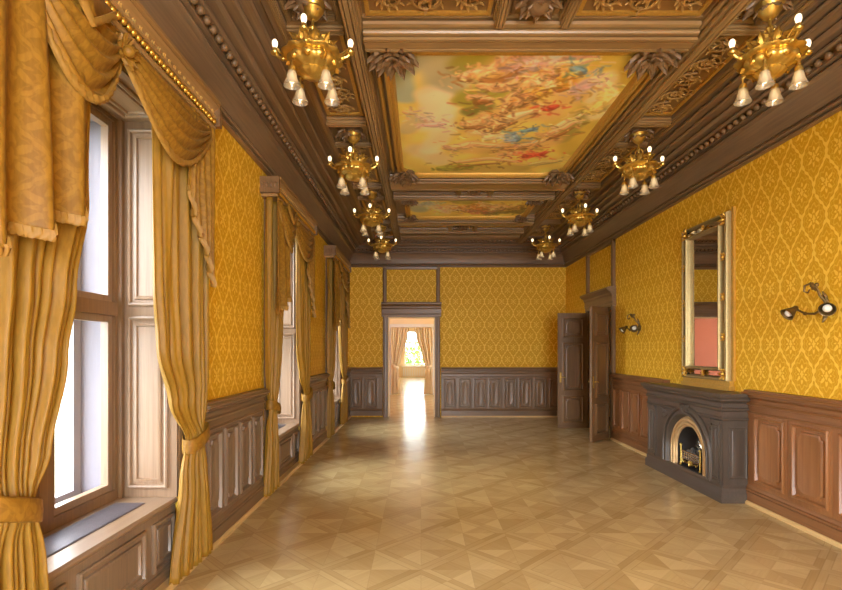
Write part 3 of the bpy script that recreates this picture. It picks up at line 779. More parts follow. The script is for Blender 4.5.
obj('surround', mb, M['mantel_z'], fp)
def arch_band(name, seq, mat, n=28):
    rs = [[(x, y, z) for y, z in arch(r, n=n)] for r, x in seq]
    return obj(name, MB().grid(rs), M[mat], fp, smooth=40)
arch_band('arch_moulding', [(.60,FX),(.60,FX-.02),(.58,FX-.04),(.555,FX-.04),(.545,FX-.012),(.525,FX-.012),(.515,FX-.034),(.49,FX-.034),(.475,FX+.0),(.455,FX+.04)], 'mantel_z')
arch_band('iron_ring', [(.455,FX+.04),(.44,FX+.03),(.43,FX+.008),(.41,FX+.004),(.40,FX+.03),(.385,FX+.03),(.375,FX+.008),(.355,FX+.008),(.345,FX+.03),(.33,FX+.035),(.32,FX+.06)], 'bronze_ring')
fb = MB().grid([[(FX+.05, y, z) for y, z in arch(.32)], [(FX+.18, y, z) for y, z in arch(.29)], [(XR-.02, y, z) for y, z in arch(.25)]])
fb.f.append(tuple(range(len(fb.v)-len(arch(.25)), len(fb.v)))); fb.box(FX+.03, XR-.02, FC-.42, FC+.42, .19, .205)
obj('firebox', fb, M['iron'], fp)
mb = MB().rings([[(FX-.01, FC-.06, .93), (FX-.01, FC+.06, .93), (FX-.01, FC+.10, 1.045), (FX-.01, FC-.10, 1.045)], [(FX-.06, FC-.05, .94), (FX-.06, FC+.05, .94), (FX-.075, FC+.085, 1.035), (FX-.075, FC-.085, 1.035)]], True, True)
mb.leaf((FX-.065, FC, .95), (0,0,1), (-1,0,0), .09, .08, .25)
obj('keystone', mb, M['mantel_z'], fp)
for y0, y1 in ((FY0+.0, FY0+.26), (FY1-.26, FY1)):
    mb = MB().box(FX-.014, FX+.01, y0+.005, y1-.005, .2, .93)
    mb.panel((FX-.0145, y0+.055, .25), (0,1,0), Z, (-1,0,0), .15, .62, [(0,0,0),(0,.006,0),(.012,.008,0),(.024,-.004,0),(.04,-.004,0),(.05,.004,0)])
    mb.box(FX-.026, FX-.01, y0+.02, y1-.02, .885, .93).box(FX-.026, FX-.01, y0+.02, y1-.02, .2, .235)
    obj('pilaster', mb, M['mantel_z'], fp)
mb = MB().panel((FX+.06, FY0-.0025, .26), (1,0,0), Z, (0,-1,0), .22, .60, [(0,0,0),(0,.006,0),(.012,.008,0),(.024,-.004,0),(.04,-.004,0),(.05,.004,0)])
obj('end_panel', mb, M['mantel_z'], fp)
for sy in (-1, 1):    # carved spandrels
    mb = MB()
    for k in range(3): mb.leaf((FX-.002, FC+sy*.50, .86), (-.1, sy*math.cos(.5-k*.6), math.sin(.5-k*.6)+.1), (-1,0,0), .12, .06, .2, 5)
    obj('spandrel_carving', mb, M['mantel_z'], fp)

# ---- fire grate
gy0, gy1, gx = FC-.23, FC+.23, FX+.05
gr = tag(empty('fire_grate', (gx+.08, FC, .205)), 'brass and steel basket grate standing in the arched fireplace', 'fire grate')
for y in (gy0, gy1):
    obj('front_post', MB().tube([(gx, y, .205), (gx, y, .46)], .011, 8).ball((gx, y, .475), .020).ball((gx, y, .30), .016).ball((gx-.005, y, .215), .018), M['brass'], gr)
mb = MB()
for z in (.305, .335, .365, .40): mb.tube([(gx, gy0, z), (gx, gy1, z)], .006 if z < .39 else .010, 8)
for k in range(11): mb.tube([(gx, gy0+.46*k/10, .30), (gx, gy0+.46*k/10, .40)], .0045, 6)
obj('front_bars', mb, M['steel'], gr)
mb = MB()
for y in (gy0, gy1):
    for z in (.305, .35, .40): mb.tube([(gx, y, z), (gx+.16, y*.6+FC*.4, z)], .006, 6)
for k in range(9): mb.tube([(gx, gy0+.02+.42*k/8, .305), (gx+.17, gy0+.08+.22*k/8, .30)], .006, 6)
mb.tube([(gx+.165, FC-.11, .205), (gx+.165, FC-.11, .40)], .01, 6).tube([(gx+.165, FC+.11, .205), (gx+.165, FC+.11, .40)], .01, 6)
obj('basket', mb, M['iron'], gr)
mb = MB().leaf((gx-.008, FC, .30), (0,0,-1), (-1,0,0), .075, .10, .1)
for s in (-1, 1): mb.tube([(gx-.006, FC+s*.02, .295), (gx-.006, FC+s*.07, .255), (gx-.006, FC+s*.12, .275), (gx-.006, FC+s*.15, .25), (gx-.006, FC+s*.185, .29)], .007, 6)
obj('scroll_apron', mb, M['brass'], gr)
mb = MB().grid([[(gx+.178, FC-.17+.34*i/12, .30 + (.36*j/6)*(1-.35*abs(i/6-1)**2)) for j in range(7)] for i in range(13)])
for k in range(5): mb.leaf((gx+.172, FC, .42), (-.0, math.sin((k-2)*.6), math.cos((k-2)*.6)), (-1,0,0), .15, .08, .1, 5)
obj('fireback', mb, M['steel'], gr, solid=.008)
r2 = random.Random(3); mb = MB()
for k in range(26):
    c = (gx+.03+r2.random()*.11, FC-.13+r2.random()*.26, .335+r2.random()*.09); s = .026+.014*r2.random()
    n0 = len(mb.v); mb.ball(c, s, 7, 5); mb.v[n0:] = [(x+r2.uniform(-.006,.006), y+r2.uniform(-.006,.006), z+r2.uniform(-.006,.006)) for x, y, z in mb.v[n0:]]
cl = obj('coal', mb, M['coal'], None, smooth=10); tag(cl, 'lumps of grey coal heaped in the basket grate', 'coal', None, 'stuff')

# ---- mirror
MY0, MY1, MZ0, MZ1 = 6.03, 7.08, 1.36, 3.42
mr = tag(empty('wall_mirror', (XR, (MY0+MY1)/2, 1.25)), 'tall gilt framed mirror above the fireplace', 'mirror')
def fbar(prof_w, x0, y0, y1, z0, z1, m, nm, depth):
    mb = MB(); w = prof_w
    rs = []
    for ins, dx in ((0,0),(0,depth*.7),(w*.25,depth),(w*.7,depth),(w,depth*.6),(w,0)):
        rs.append([(x0-dx, y0+ins, z0+ins), (x0-dx, y1-ins, z0+ins), (x0-dx, y1-ins, z1-ins), (x0-dx, y0+ins, z1-ins)])
    return obj(nm, mb.rings(rs, False, False), M[m], mr, smooth=50)
obj('backing', MB().box(XR-.03, XR-.001, MY0+.005, MY1-.005, MZ0+.005, MZ1-.005), M['dark'], mr)
fbar(.045, XR-.001, MY0, MY1, MZ0, MZ1, 'silver', 'outer_frame', .085)
bw = .165
fbar(.040, XR-.03, MY0+bw-.04, MY1-bw+.04, MZ0+bw-.04, MZ1-bw+.04, 'silver', 'inner_frame', .075)
obj('looking_glass', MB().box(XR-.045, XR-.036, MY0+bw-.01, MY1-bw+.01, MZ0+bw-.01, MZ1-bw+.01), M['mirror'], mr)
def strip(a, b):    # bevelled border mirror strips
    n0 = MB().rings([[(XR-.031, y, z) for y, z in a], [(XR-.045, y, z) for y, z in b]], True, True)
    obj('border_glass', n0, M['mirror'], mr, smooth=5)
def rect(y0, y1, z0, z1, i=0): return [(y0+i, z0+i), (y1-i, z0+i), (y1-i, z1-i), (y0+i, z1-i)]
g0, g1 = .045, bw-.04
cuts = [MZ0+.05 + (MZ1-MZ0-.10)*k/4 for k in range(5)]
for k in range(4):
    for y0, y1 in ((MY0+g0, MY0+g1), (MY1-g1, MY1-g0)): strip(rect(y0, y1, cuts[k]+.012, cuts[k+1]-.012), rect(y0, y1, cuts[k]+.012, cuts[k+1]-.012, .012))
cy = [MY0+g1 + (MY1-MY0-2*g1)*k/2 for k in range(3)]
for k in range(2):
    for z0, z1 in ((MZ0+g0, MZ0+g1), (MZ1-g1, MZ1-g0)): strip(rect(cy[k]+.008, cy[k+1]-.008, z0, z1), rect(cy[k]+.008, cy[k+1]-.008, z0, z1, .012))
def clasp(y, z, r):
    mb = MB().ball((XR-.085, y, z), r*.28, 8, 5)
    for k in range(6):
        a = 2*PI*k/6; mb.leaf((XR-.07, y, z), (-.1, math.cos(a), math.sin(a)), (-1,0,0), r, r*.62, .3, 5)
    obj('floral_clasp', mb, M['gilt'], mr)
for k in range(5):
    for y in (MY0+.085, MY1-.085): clasp(y, min(max(cuts[k], MZ0+.085), MZ1-.085), .085 if k in (0, 4) else .06)
for z in (MZ0+.085, MZ1-.085): clasp((MY0+MY1)/2, z, .05)
bs = MB().box(XR-.075, XR-.001, MY0-.03, MY1+.03, 1.247, 1.30).box(XR-.055, XR-.001, MY0-.01, MY1+.01, 1.30, 1.365)
obj('base_board', bs, M['gilt_bead'], mr)
for y in (MY0-.045, MY1+.005): obj('side_board', MB().box(XR-.03, XR-.001, y, y+.04, 1.365, 3.46), M['gilt_bead'], mr)

# ---- wall sconces
def sconce(yc, label, first=None):
    if first:
        c = copy_tree(first); c.location = (XR, yc, 2.12); c['label'] = label; return c
    r = tag(empty('wall_sconce', (XR, yc, 2.12)), label, 'wall lamp', 'brass wall sconces')
    o = lambda n_, m_, mt: obj(n_, m_, M[mt], r, world=False)
    mb = MB().lathe([(.0,-.045),(.02,-.04),(.045,-.022),(.055,-.012),(.055,0)], (0,0,0), 14, axis='x')
    for a in range(4): mb.leaf((-.012, 0, .02 if a != 1 else -.02), (-.05, math.sin(a*PI/2), math.cos(a*PI/2)), (-1,0,0), .15 if a in (0, 2) else .09, .06, .2)
    o('back_plate', mb, 'aged_brass')
    mb = MB().tube([(-.01,0,.06),(-.07,0,.13),(-.10,0,.20),(-.16,.0,.235),(-.21,0,.215),(-.215,0,.165),(-.18,0,.15),(-.165,0,.18)], [.012,.012,.011,.011,.010,.009,.008,.006], 8)
    mb.leaf((-.09,0,.18), (-.6,0,.5), (0,-1,0), .11, .06, .2).ball((-.10,0,.225), .02)
    o('scroll_bracket', mb, 'aged_brass')
    for s in (-1, 1):
        a = o('arm', MB().tube([(-.03,0,0),(-.08,s*.05,-.04),(-.12,s*.11,-.035),(-.14,s*.165,.0),(-.155,s*.19,.03)], [.012,.011,.010,.010,.014], 8).ball((-.12,s*.11,-.035), .017), 'aged_brass')
        d = Vector((-.62, s*.35 - .35, -.48)).normalized(); q = d.to_track_quat('Z', 'Y').to_matrix(); c0 = Vector((-.155, s*.195, .02))
        def lath(prof, n=16):
            m_ = MB().lathe(prof, (0,0,0), n); m_.v = [tuple(q @ Vector(p) + c0) for p in m_.v]; return m_
        hold = lath([(.012,-.03),(.022,-.02),(.026,.0),(.024,.012)]); hh = obj('lamp_holder', hold, M['aged_brass'], a, world=False)
        obj('reflector_shade', lath([(.024,.0),(.03,.02),(.046,.05),(.060,.085),(.066,.10),(.062,.10),(.056,.085),(.042,.05),(.026,.02),(.02,.004)], 18), M['aged_brass'], a, world=False, smooth=80)
        obj('bulb', lath([(.008,.004),(.014,.02),(.034,.06),(.036,.08),(.024,.098),(.0,.105)], 12), M['bulb_off'], a, world=False, smooth=80)
    return r
s0 = sconce(4.64, 'two-armed brass wall sconce on the damask nearer than the mirror')
sconce(8.62, 'two-armed brass wall sconce between the mirror and the double door', s0)

# ---- chandeliers
def chandelier():
    r = empty('chandelier', (0, 0, ZT-.10)); zz = .10
    o = lambda n_, m_, mt, par=r, **k: obj(n_, m_, M[mt], par, world=False, **k)
    lob = lambda t, z: .07*abs(math.cos(4*t))
    o('ceiling_cup', MB().lathe([(.10,-.02),(.105,-.04),(.095,-.055),(.085,-.075),(.088,-.09),(.065,-.12),(.045,-.145),(.03,-.155),(.0,-.16)], (0,0,zz-.02), 20), 'brass')
    o('stem', MB().lathe([(.012,-.16),(.012,-.22),(.026,-.235),(.03,-.25),(.022,-.265),(.014,-.28),(.014,-.38),(.03,-.40),(.035,-.44)], (0,0,zz), 12), 'brass')
    mb = MB()
    for k in range(3):
        a = 2*PI*k/3; mb.tube([(0,0,zz-.22),(.05*math.cos(a),.05*math.sin(a),zz-.27),(.06*math.cos(a),.06*math.sin(a),zz-.34),(.10*math.cos(a),.10*math.sin(a),zz-.42)], .007, 6)
    o('stay_rod', mb, 'brass')
    o('bowl', MB().lathe([(.03,-.425),(.10,-.43),(.17,-.445),(.212,-.462),(.228,-.478),(.222,-.488),(.20,-.495),(.178,-.50),(.188,-.52),(.182,-.545),(.15,-.572),(.112,-.582),(.105,-.59),(.108,-.60),(.085,-.625),(.045,-.64),(.018,-.648),(.0,-.652)], (0,0,zz), 72, lambda t, z: .09*abs(math.cos(6*t)) if z < -.44 else .05*abs(math.cos(6*t))), 'brass', smooth=50)
    mb = MB()
    for k in range(10):
        a = 2*PI*k/10; c, s = math.cos(a), math.sin(a)
        mb.leaf((.13*c, .13*s, zz-.43), (.15*c, .15*s, 1), (c, s, -.1), .10, .10, .5)
    o('leaf_crown', mb, 'brass')
    mb = MB()
    for k in range(10):
        a = 2*PI*(k+.5)/10; c, s = math.cos(a), math.sin(a)
        mb.leaf((.185*c, .185*s, zz-.49), (.1*c, .1*s, -1), (c, s, 0), .085, .09, .1, 6)
    o('bowl_garland', mb, 'gilt')
    for k in range(4):
        a = 2*PI*k/4; c, s = math.cos(a), math.sin(a); P = lambda rr, z: (rr*c, rr*s, zz+z)
        ar = o('arm', MB().tube([P(.19,-.47), P(.235,-.485), P(.27,-.475), P(.295,-.45)], [.016,.014,.012,.012], 8).ball(P(.235,-.485), .022, 8, 6)
               .lathe([(.010,-.46),(.03,-.45),(.034,-.438),(.022,-.43),(.02,-.405)], (.30*c, .30*s, zz), 12)
               .leaf(P(.20,-.46), (c,s,.3), (0,0,1), .09, .05, .35, 5), 'brass')
        o('bulb', MB().lathe([(.012,-.41),(.016,-.395),(.023,-.37),(.022,-.352),(.013,-.337),(.0,-.332)], (.30*c, .30*s, zz), 12), 'bulb', ar, smooth=80)
    for k in range(4):
        a = 2*PI*(k+.5)/4; c, s = math.cos(a), math.sin(a); x, y = .185*c, .185*s
        pd = o('pendant', MB().tube([(.15*c,.15*s,zz-.55),(x,y,zz-.575),(x,y,zz-.625)], .009, 8).lathe([(.012,-.615),(.026,-.625),(.03,-.645),(.028,-.665)], (x,y,zz), 12), 'brass')
        o('glass_bell', MB().lathe([(.026,-.655),(.032,-.67),(.037,-.695),(.042,-.72),(.053,-.745),(.062,-.762),(.064,-.772),(.061,-.772),(.050,-.745),(.039,-.72),(.034,-.695),(.029,-.67)], (x,y,zz), 24, lambda t, z: .03*math.cos(12*t)), 'shade', pd, smooth=80)
        o('bulb', MB().lathe([(.010,-.665),(.014,-.685),(.024,-.715),(.022,-.735),(.012,-.75),(.0,-.755)], (x,y,zz), 12), 'bulb', pd, smooth=80)
    return r
names = ['closest to the viewpoint', 'second from the viewpoint', 'third from the viewpoint', 'nearest the end wall']
ch0 = None
for X, side in ((-.86, 'window-side row'), (2.77, 'fireplace-side row')):
    for i, y in enumerate(CH_Y):
        c = chandelier() if ch0 is None else copy_tree(ch0)
        if ch0 is None: ch0 = c
        c.location = (X, y, ZT-.10)
        tag(c, 'brass chandelier with glass bells, %s in the %s' % (names[i], side), 'chandelier', 'brass chandeliers')

# ---- ceiling paintings
def painting(label, x0, x1, y0, y1, strokes, res, cut, flip=False):
    zc = ZT-.055
    r = tag(empty('ceiling_painting', ((x0+x1)/2, (y0+y1)/2, zc)), label, 'ceiling painting', 'ceiling paintings')
    nx, ny = res, int(res*(y1-y0)/(x1-x0)); W, H = x1-x0, y1-y0
    U, V_ = np.meshgrid(np.linspace(0, 1, nx+1), np.linspace(0, 1, ny+1), indexing='ij')
    px, py = U*W, V_*H; base = np.array((214, 186, 90), float)
    img = np.zeros(U.shape + (3,)) + base
    rng = np.random.default_rng(5)
    wx = np.zeros_like(U); wy = np.zeros_like(U)
    for k in range(14):
        a = rng.uniform(4, 26); b = rng.uniform(4, 26); ph = rng.uniform(0, 6.28, 2); am = .09/(a+b)
        wx += am*np.sin(a*px + b*py + ph[0]); wy += am*np.sin(b*px - a*py + ph[1])
    px, py = px+wx, py+wy
    tone = sum(np.sin(rng.uniform(3, 14)*px + rng.uniform(-14, 14)*py + rng.uniform(0, 6.28)) for _ in range(8))/8
    img += tone[..., None]*np.array((26, 24, 16))
    full = []
    for c, w, pts in strokes:
        if w <= .05:
            full.append((tuple(q*.74 for q in c), w*.9, [(a+w*.10, b+w*.30) for a, b in pts]))
        full.append((c, w, pts))
        if w <= .05: full.append((tuple(min(255, q*1.12+14) for q in c), w*.42, [(a-w*.08, b-w*.22) for a, b in pts]))
    for c, w, pts in full:
        d = np.full(U.shape, 1e9); rad = w*W*.62
        P = [(a*W, b*H) for a, b in pts]
        if w <= .05 and len(P) > 1:
            Q = np.array(P); tt = np.linspace(0, len(Q)-1, 12); Q = np.stack([np.interp(tt, range(len(Q)), Q[:, k]) for k in (0, 1)], 1)
            P = [tuple(q_) for q_ in Q]; prof_ = [rad*(.75*math.sin(PI*min(1, (k+1.2)/11)) - .25) for k in range(11)]
        else: prof_ = [0]*40
        if len(P) == 1: P = P*2
        for (ax, ay), (bx, by), dr in zip(P[:-1], P[1:], prof_):
            L2 = (bx-ax)**2 + (by-ay)**2 + 1e-9; t_ = np.clip(((px-ax)*(bx-ax) + (py-ay)*(by-ay))/L2, 0, 1)
            d = np.minimum(d, np.hypot(px-ax-t_*(bx-ax), py-ay-t_*(by-ay)) - dr)
        soft = max(.02, rad*(.9 if w > .06 else .7))
        k = np.clip((rad + soft*.5 - d)/soft, 0, 1); k = (k*k*(3-2*k))*(.8 if w > .06 else .92)
        cc = np.array(c, float) + tone[..., None]*14 + (np.sin(46*px+31*py+5*np.sin(9*py))[..., None]*12 if .028 < w < .065 else 0)
        img = img*(1-k[..., None]) + cc*k[..., None]
    dabs = [s_ for s_ in strokes if s_[1] <= .06]
    for k in range(1300):
        c, w, pts = dabs[rng.integers(len(dabs))]; a, b = pts[rng.integers(len(pts))]
        cx0, cy0 = a*W + rng.normal(0, .11), b*H + rng.normal(0, .11); an = rng.normal(.2, .8); ln = rng.uniform(.008, .06); rd = rng.uniform(.007, .024)
        cc = np.array(c, float)*rng.uniform(.72, 1.22) + rng.normal(0, 8, 3)
        i0, i1 = np.searchsorted(U[:, 0]*W, [cx0-.14, cx0+.14]); j0, j1 = np.searchsorted(V_[0]*H, [cy0-.14, cy0+.14])
        if i1 <= i0 or j1 <= j0: continue
        X_, Y_ = px[i0:i1, j0:j1]-cx0, py[i0:i1, j0:j1]-cy0; u_ = X_*math.cos(an)+Y_*math.sin(an); v_ = -X_*math.sin(an)+Y_*math.cos(an) + 3*u_*u_*rng.normal(0, 1)
        d = np.hypot(np.maximum(np.abs(u_)-ln, 0), v_); kk = np.clip((rd*1.5-d)/(rd*1.2), 0, 1)[..., None]*.6
        img[i0:i1, j0:j1] = img[i0:i1, j0:j1]*(1-kk) + cc*kk
    img = np.clip(img*1.18 + 6, 0, 255)/255; linc = np.where(img <= .04045, img/12.92, ((img+.055)/1.055)**2.4)
    v = np.stack([x0+U*W-r.location.x, y0+V_*H-r.location.y, np.zeros_like(U)], -1).reshape(-1, 3)
    idx = np.arange((nx+1)*(ny+1)).reshape(nx+1, ny+1)
    f = np.stack([idx[:-1,:-1], idx[:-1,1:], idx[1:,1:], idx[1:,:-1]], -1).reshape(-1, 4)
    me = bpy.data.meshes.new('canvas'); me.from_pydata(v.tolist(), [], f.tolist())
    at = me.attributes.new('paint', 'FLOAT_COLOR', 'POINT'); at.data.foreach_set('color', np.concatenate([linc.reshape(-1, 3), np.ones((len(v), 1))], 1).astype(np.float32).ravel())
    o = bpy.data.objects.new('canvas', me); col.objects.link(o); me.materials.append(M['canvas']); o.parent = r
    # frame with stepped-in corners
    def outl(i, cu):
        a0, a1, b0, b1 = x0+i, x1-i, y0+i, y1-i
        return [(a0+cu,b0),(a1-cu,b0),(a1-cu*.5,b0+cu*.30),(a1,b0+cu),(a1,b1-cu),(a1-cu*.5,b1-cu*.30),(a1-cu,b1),(a0+cu,b1),(a0+cu*.5,b1-cu*.30),(a0,b1-cu),(a0,b0+cu),(a0+cu*.5,b0+cu*.30)]
    rs = [[(x, y, zc+dz) for x, y in outl(i, c)] for i, dz, c in ((-.05,.08,.0),(-.05,-.035,.0),(-.03,-.05,.02),(-.012,-.05,cut),(.0,-.03,cut),(.012,-.042,cut),(.03,-.042,cut),(.045,-.02,cut),(.05,-.001,cut))]
    obj('gilt_frame', MB().rings(rs, False, False), M['gilt_bead'], r, smooth=30)
    for sx, ax in ((1, x0), (-1, x1)):
        for sy, ay in ((1, y0), (-1, y1)):
            mb = MB(); cx_, cy_ = ax+sx*.05, ay+sy*.05
            mb.lathe([(cut*.75, .05), (cut*.75, -.03), (cut*.6, -.05), (0, -.055)], (cx_, cy_, zc), 8)
            for ly, (nl, rr_, ww, dz) in enumerate(((11, .95, .46, .045), (8, .66, .36, .075), (6, .38, .26, .10))):
                for k in range(nl):
                    a = 2*PI*(k+.5*ly)/nl
                    mb.leaf((cx_+.10*cut*math.cos(a), cy_+.10*cut*math.sin(a), zc-dz), (math.cos(a), math.sin(a), -.05), (0,0,-1), cut*rr_, cut*ww*1.45, .35, 6)
            obj('corner_carving', mb, M['carved_dark'], r)
    return r
painting('large painted ceiling canvas of reclining figures in a gilt frame', -.31, 2.18, 4.56, 7.80, STROKES, 230, .24)
s2 = [((150,160,140),.12,[(.05,.4),(.1,.6)]),((214,200,168),.09,[(.2,.4),(.3,.6)]),((150,140,60),.1,[(.4,.2),(.6,.2)]),((120,110,56),.06,[(.7,.8),(.95,.7)]),((214,172,120),.04,[(.28,.5),(.36,.42),(.45,.5)]),((222,190,150),.035,[(.33,.65),(.47,.6)]),((200,140,60),.05,[(.5,.5),(.6,.45)]),((150,100,48),.02,[(.45,.62),(.62,.6)]),((226,196,150),.03,[(.6,.35),(.72,.5)]),((190,120,90),.03,[(.56,.7),(.66,.72)]),((214,172,110),.03,[(.7,.4),(.85,.45)]),((130,100,46),.03,[(.8,.6),(.93,.5)]),((170,176,160),.03,[(.12,.3),(.2,.25)])]
painting('small painted ceiling canvas in a gilt frame nearer the end wall', -.26, 2.10, 9.00, 10.30, s2, 150, .16)
# gilt fillets in the mouldings beside the large canvas
for x in (-.445, 2.285):
    f = struct(obj('trim_%d' % (4 if x < 0 else 5), MB().sweep([(0,ZT-.02),(0,ZT-.05),(.012,ZT-.065),(.03,ZT-.065),(.042,ZT-.05),(.042,ZT-.02)], (x, 4.5, 0), (0,1,0), 3.34, (1,0,0)), M['gilt_bead']), 'gilt fillet along the %s edge of the large ceiling painting' % ('window-side' if x < 0 else 'fireplace-side'), 'moulding')

# ================================================================== ROOMS BEYOND
mb = MB().box(-2.9, 2.9, 13.3, 32.3, 3.9, 4.0)
struct(obj('ceiling_beyond', mb, M['white']), 'plain white ceiling of the rooms beyond the doorway', 'ceiling')
struct(obj('wall_beyond_left', MB().box(-2.75, -2.6, 15.6, 19.4, 0, 3.9), M['salmon']), 'salmon wall of the next room', 'wall')
mb = MB()
for a, b in ((13.3, 16.4), (17.4, 19.4), (19.6, 25.6), (26.6, 32)): mb.box(2.6, 2.75, a, b, 0, 3.9)
for a, b in ((16.4, 17.4), (25.6, 26.6)): mb.box(2.6, 2.75, a, b, 0, .6).box(2.6, 2.75, a, b, 3.2, 3.9)  # side openings out of view, added to light these rooms
struct(obj('wall_beyond_right', mb, M['cream']), 'right wall of the rooms beyond with openings added for daylight', 'wall')
mb = MB().box(-2.75, -1.15, 19.4, 19.6, 0, 3.9).box(.45, 2.75, 19.4, 19.6, 0, 3.9).box(-1.15, .45, 19.4, 19.6, 2.62, 3.9)
struct(obj('wall_beyond_middle', mb, M['cream']), 'cream partition with a wide draped opening', 'wall')
d3 = struct(empty('door_3', (-.35, 19.4, 0)), 'white surround of the second opening seen through the doorway', 'doorway')
obj('white_jamb', MB().box(.45, .60, 19.36, 19.4, 0, 2.74), M['white'], d3); obj('white_jamb', MB().box(-1.30, -1.15, 19.36, 19.4, 0, 2.74), M['white'], d3); obj('white_lintel', MB().box(-1.15, .45, 19.36, 19.4, 2.62, 2.74), M['white'], d3)
struct(obj('wall_beyond_near', MB().box(-2.75, -2.6, 13.3, 15.6, 0, 3.9), M['cream']), 'cream wall just past the doorway', 'wall')
struct(obj('wall_far_left', MB().box(-2.75, -2.6, 19.6, 32, 0, 3.9), M['cream']), 'cream wall of the far room', 'wall')
fw = (-1.06, .30, .78, 2.95)
mb = MB().box(-2.75, fw[0], 32, 32.3, 0, 3.9).box(fw[1], 2.75, 32, 32.3, 0, 3.9).box(fw[0], fw[1], 32, 32.3, 0, fw[2]).box(fw[0], fw[1], 32, 32.3, fw[3], 3.9)
struct(obj('wall_far_end', mb, M['cream']), 'cream end wall of the far room around its window', 'wall')
w4 = struct(empty('window_4', ((fw[0]+fw[1])/2, 32.1, fw[2])), 'bright far window seen through both doorways', 'window')
mb = MB()
for a, b, c, d in ((fw[0], fw[0]+.07, fw[2], fw[3]), (fw[1]-.07, fw[1], fw[2], fw[3]), (-.41, -.35, fw[2], fw[3])): mb.box(a, b, 32.08, 32.16, c, d)
for z in (fw[2], 2.2, fw[3]-.07): mb.box(fw[0], fw[1], 32.08, 32.16, z, z+.07)
obj('window_frame', mb, M['white'], w4); obj('pane', MB().box(fw[0]+.02, fw[1]-.02, 32.115, 32.12, fw[2]+.02, fw[3]-.02), M['glass'], w4)
rc = tag(empty('panelled_radiator_cover', (-.38, 31.9, 0)), 'cream slatted radiator cover below the far window', 'radiator cover')
obj('case', MB().box(-1.2, .45, 31.75, 31.99, 0, .68), M['peach'], rc); obj('cover_top', MB().box(-1.24, .49, 31.72, 31.995, .68, .72), M['white'], rc)
mb = MB()
for k in range(14): mb.box(-1.12+k*.11, -1.06+k*.11, 31.73, 31.75, .10, .62)
obj('slats', mb, M['white'], rc)
for s, lb in ((-1, 'pale gold curtain at the window side of the second opening'), (1, 'pale gold curtain at the far right edge of the second opening')):
    k = [(2.61, .10*s, .74*s), (2.3, .16*s, .75*s), (1.5, .40*s, .77*s), (1.1, .52*s, .78*s), (.8, .50*s, .79*s), (.03, .46*s, .80*s)]
    c = curtain('door_curtain', '', -.35, k, 1.1, 60+s, 'peach', 19.28, 40, 70, 6, 'x')
    tag(c, lb, 'curtain', 'curtains of the second opening')
struct(obj('wall_corridor', MB().box(6.3, 6.45, 8, 13, 0, 3).box(4.07, 6.45, 7.9, 8.0, 0, 3).box(4.07, 6.45, 13, 13.1, 0, 3), M['cream']), 'corridor wall behind the double door', 'wall')
struct(obj('ceiling_corridor', MB().box(4.07, 6.45, 7.9, 13.1, 3, 3.1), M['white']), 'corridor ceiling behind the double door', 'ceiling')
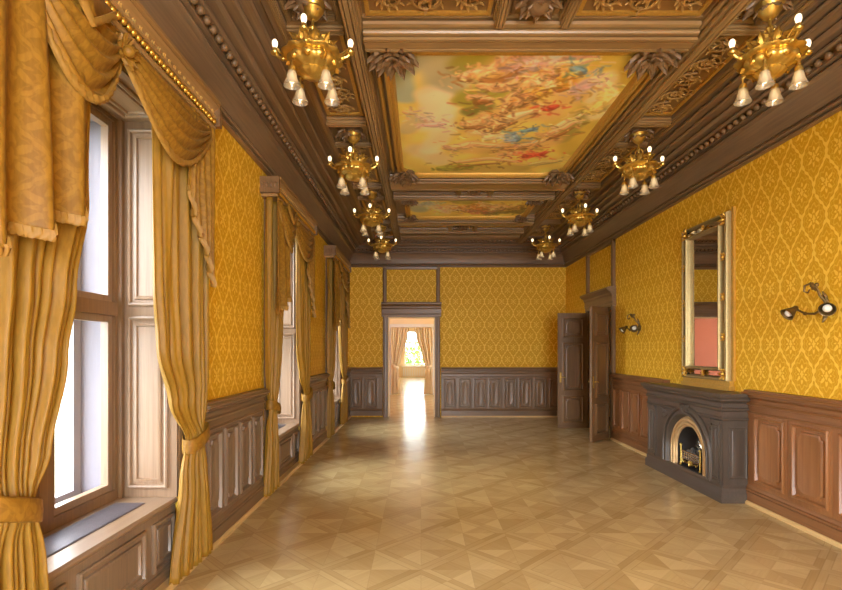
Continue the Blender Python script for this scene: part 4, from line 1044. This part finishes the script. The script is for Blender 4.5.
# outdoors
struct(obj('ground', MB().box(-60, 60, 33.0, 90, -1.2, -1.0).box(-60, -2.9, -40, 33, -1.2, -1.0), M['paving']), 'pale ground outside', 'ground')
def tree(x, y, z0, h, r, seed, label):
    rr = random.Random(seed); t_ = tag(empty('garden_tree', (x, y, -1)), label, 'tree', 'trees outside the far window')
    obj('trunk', MB().tube([(x, y, -1), (x+.05, y, z0), (x-.05, y+.1, z0+h*.5)], [.16, .12, .05], 8), M['bark'], t_)
    mb = MB()
    for k in range(1500):
        a, b = rr.uniform(0, 2*PI), math.acos(rr.uniform(-1, 1)); q = r*rr.uniform(.35, 1)**.6*(1+.25*math.sin(3*a+2*b))
        c = Vector((x+q*math.sin(b)*math.cos(a), y+q*math.sin(b)*math.sin(a), z0+h*.5+q*.95*math.cos(b)*h/(2*r)))
        d = Vector((rr.uniform(-1,1), rr.uniform(-1,1), rr.uniform(-.6,.6))).normalized(); e = d.cross(Vector((rr.random(), rr.random(), 1))).normalized(); s = rr.uniform(.08, .16)
        mb.add([c-d*s, c+e*s*.5, c+d*s, c-e*s*.5], [(0,1,2,3)])
    obj('foliage', mb, M['leafgreen'], t_)
tree(-.75, 37, -.4, 3.0, .95, 4, 'small round green tree outside the far window')
tree(.45, 40, -.3, 3.6, .9, 8, 'taller pale green tree further out beyond the far window')

# ================================================================== LIGHT
wd = bpy.data.worlds.new('sky'); scn.world = wd; wd.use_nodes = True
bg = wd.node_tree.nodes['Background']; bg.inputs[0].default_value = (.89, .95, 1.0, 1); bg.inputs[1].default_value = SKY
def portal(loc, rot, sx, sy):
    l = bpy.data.lights.new('daylight_portal', 'AREA'); l.shape = 'RECTANGLE'; l.size = sx; l.size_y = sy; l.cycles.is_portal = True
    o = bpy.data.objects.new('daylight_portal', l); o.location = loc; o.rotation_euler = rot; col.objects.link(o)
for yc in [-.80] + WIN: portal((-2.78, yc, (ZS+ZH)/2), (0, -PI/2, 0), ZH-ZS, 1.62)
portal((1.35, -3.45, 1.9), (PI/2, 0, 0), 2.9, 3.2)
portal((-.38, 32.35, 1.85), (-PI/2, 0, 0), 1.4, 2.2)
for y, w_ in ((16.9, 1.0), (26.1, 1.0)): portal((2.8, y, 1.9), (0, PI/2, 0), 2.6, w_)
cam = bpy.data.cameras.new('camera'); co = bpy.data.objects.new('camera', cam); col.objects.link(co)
co.location = (0, 0, EYE); co.rotation_euler = (PI/2, 0, 0)
cam.sensor_width = 36; cam.lens = 36*500/842; cam.shift_y = 55/842; cam.clip_start = .05; cam.clip_end = 200
scn.camera = co
vs = scn.view_settings; vs.view_transform = 'Standard'; vs.look = 'None'; vs.gamma = 1; vs.use_curve_mapping = False; vs.exposure = EXPO
cy_ = scn.cycles; cy_.max_bounces = 14; cy_.diffuse_bounces = 8; cy_.glossy_bounces = 5; cy_.transparent_max_bounces = 16; cy_.transmission_bounces = 6
cy_.sample_clamp_indirect = 8; cy_.caustics_reflective = False; cy_.caustics_refractive = False; cy_.use_denoising = True
try: cy_.denoiser = 'OPENIMAGEDENOISE'
except Exception: pass
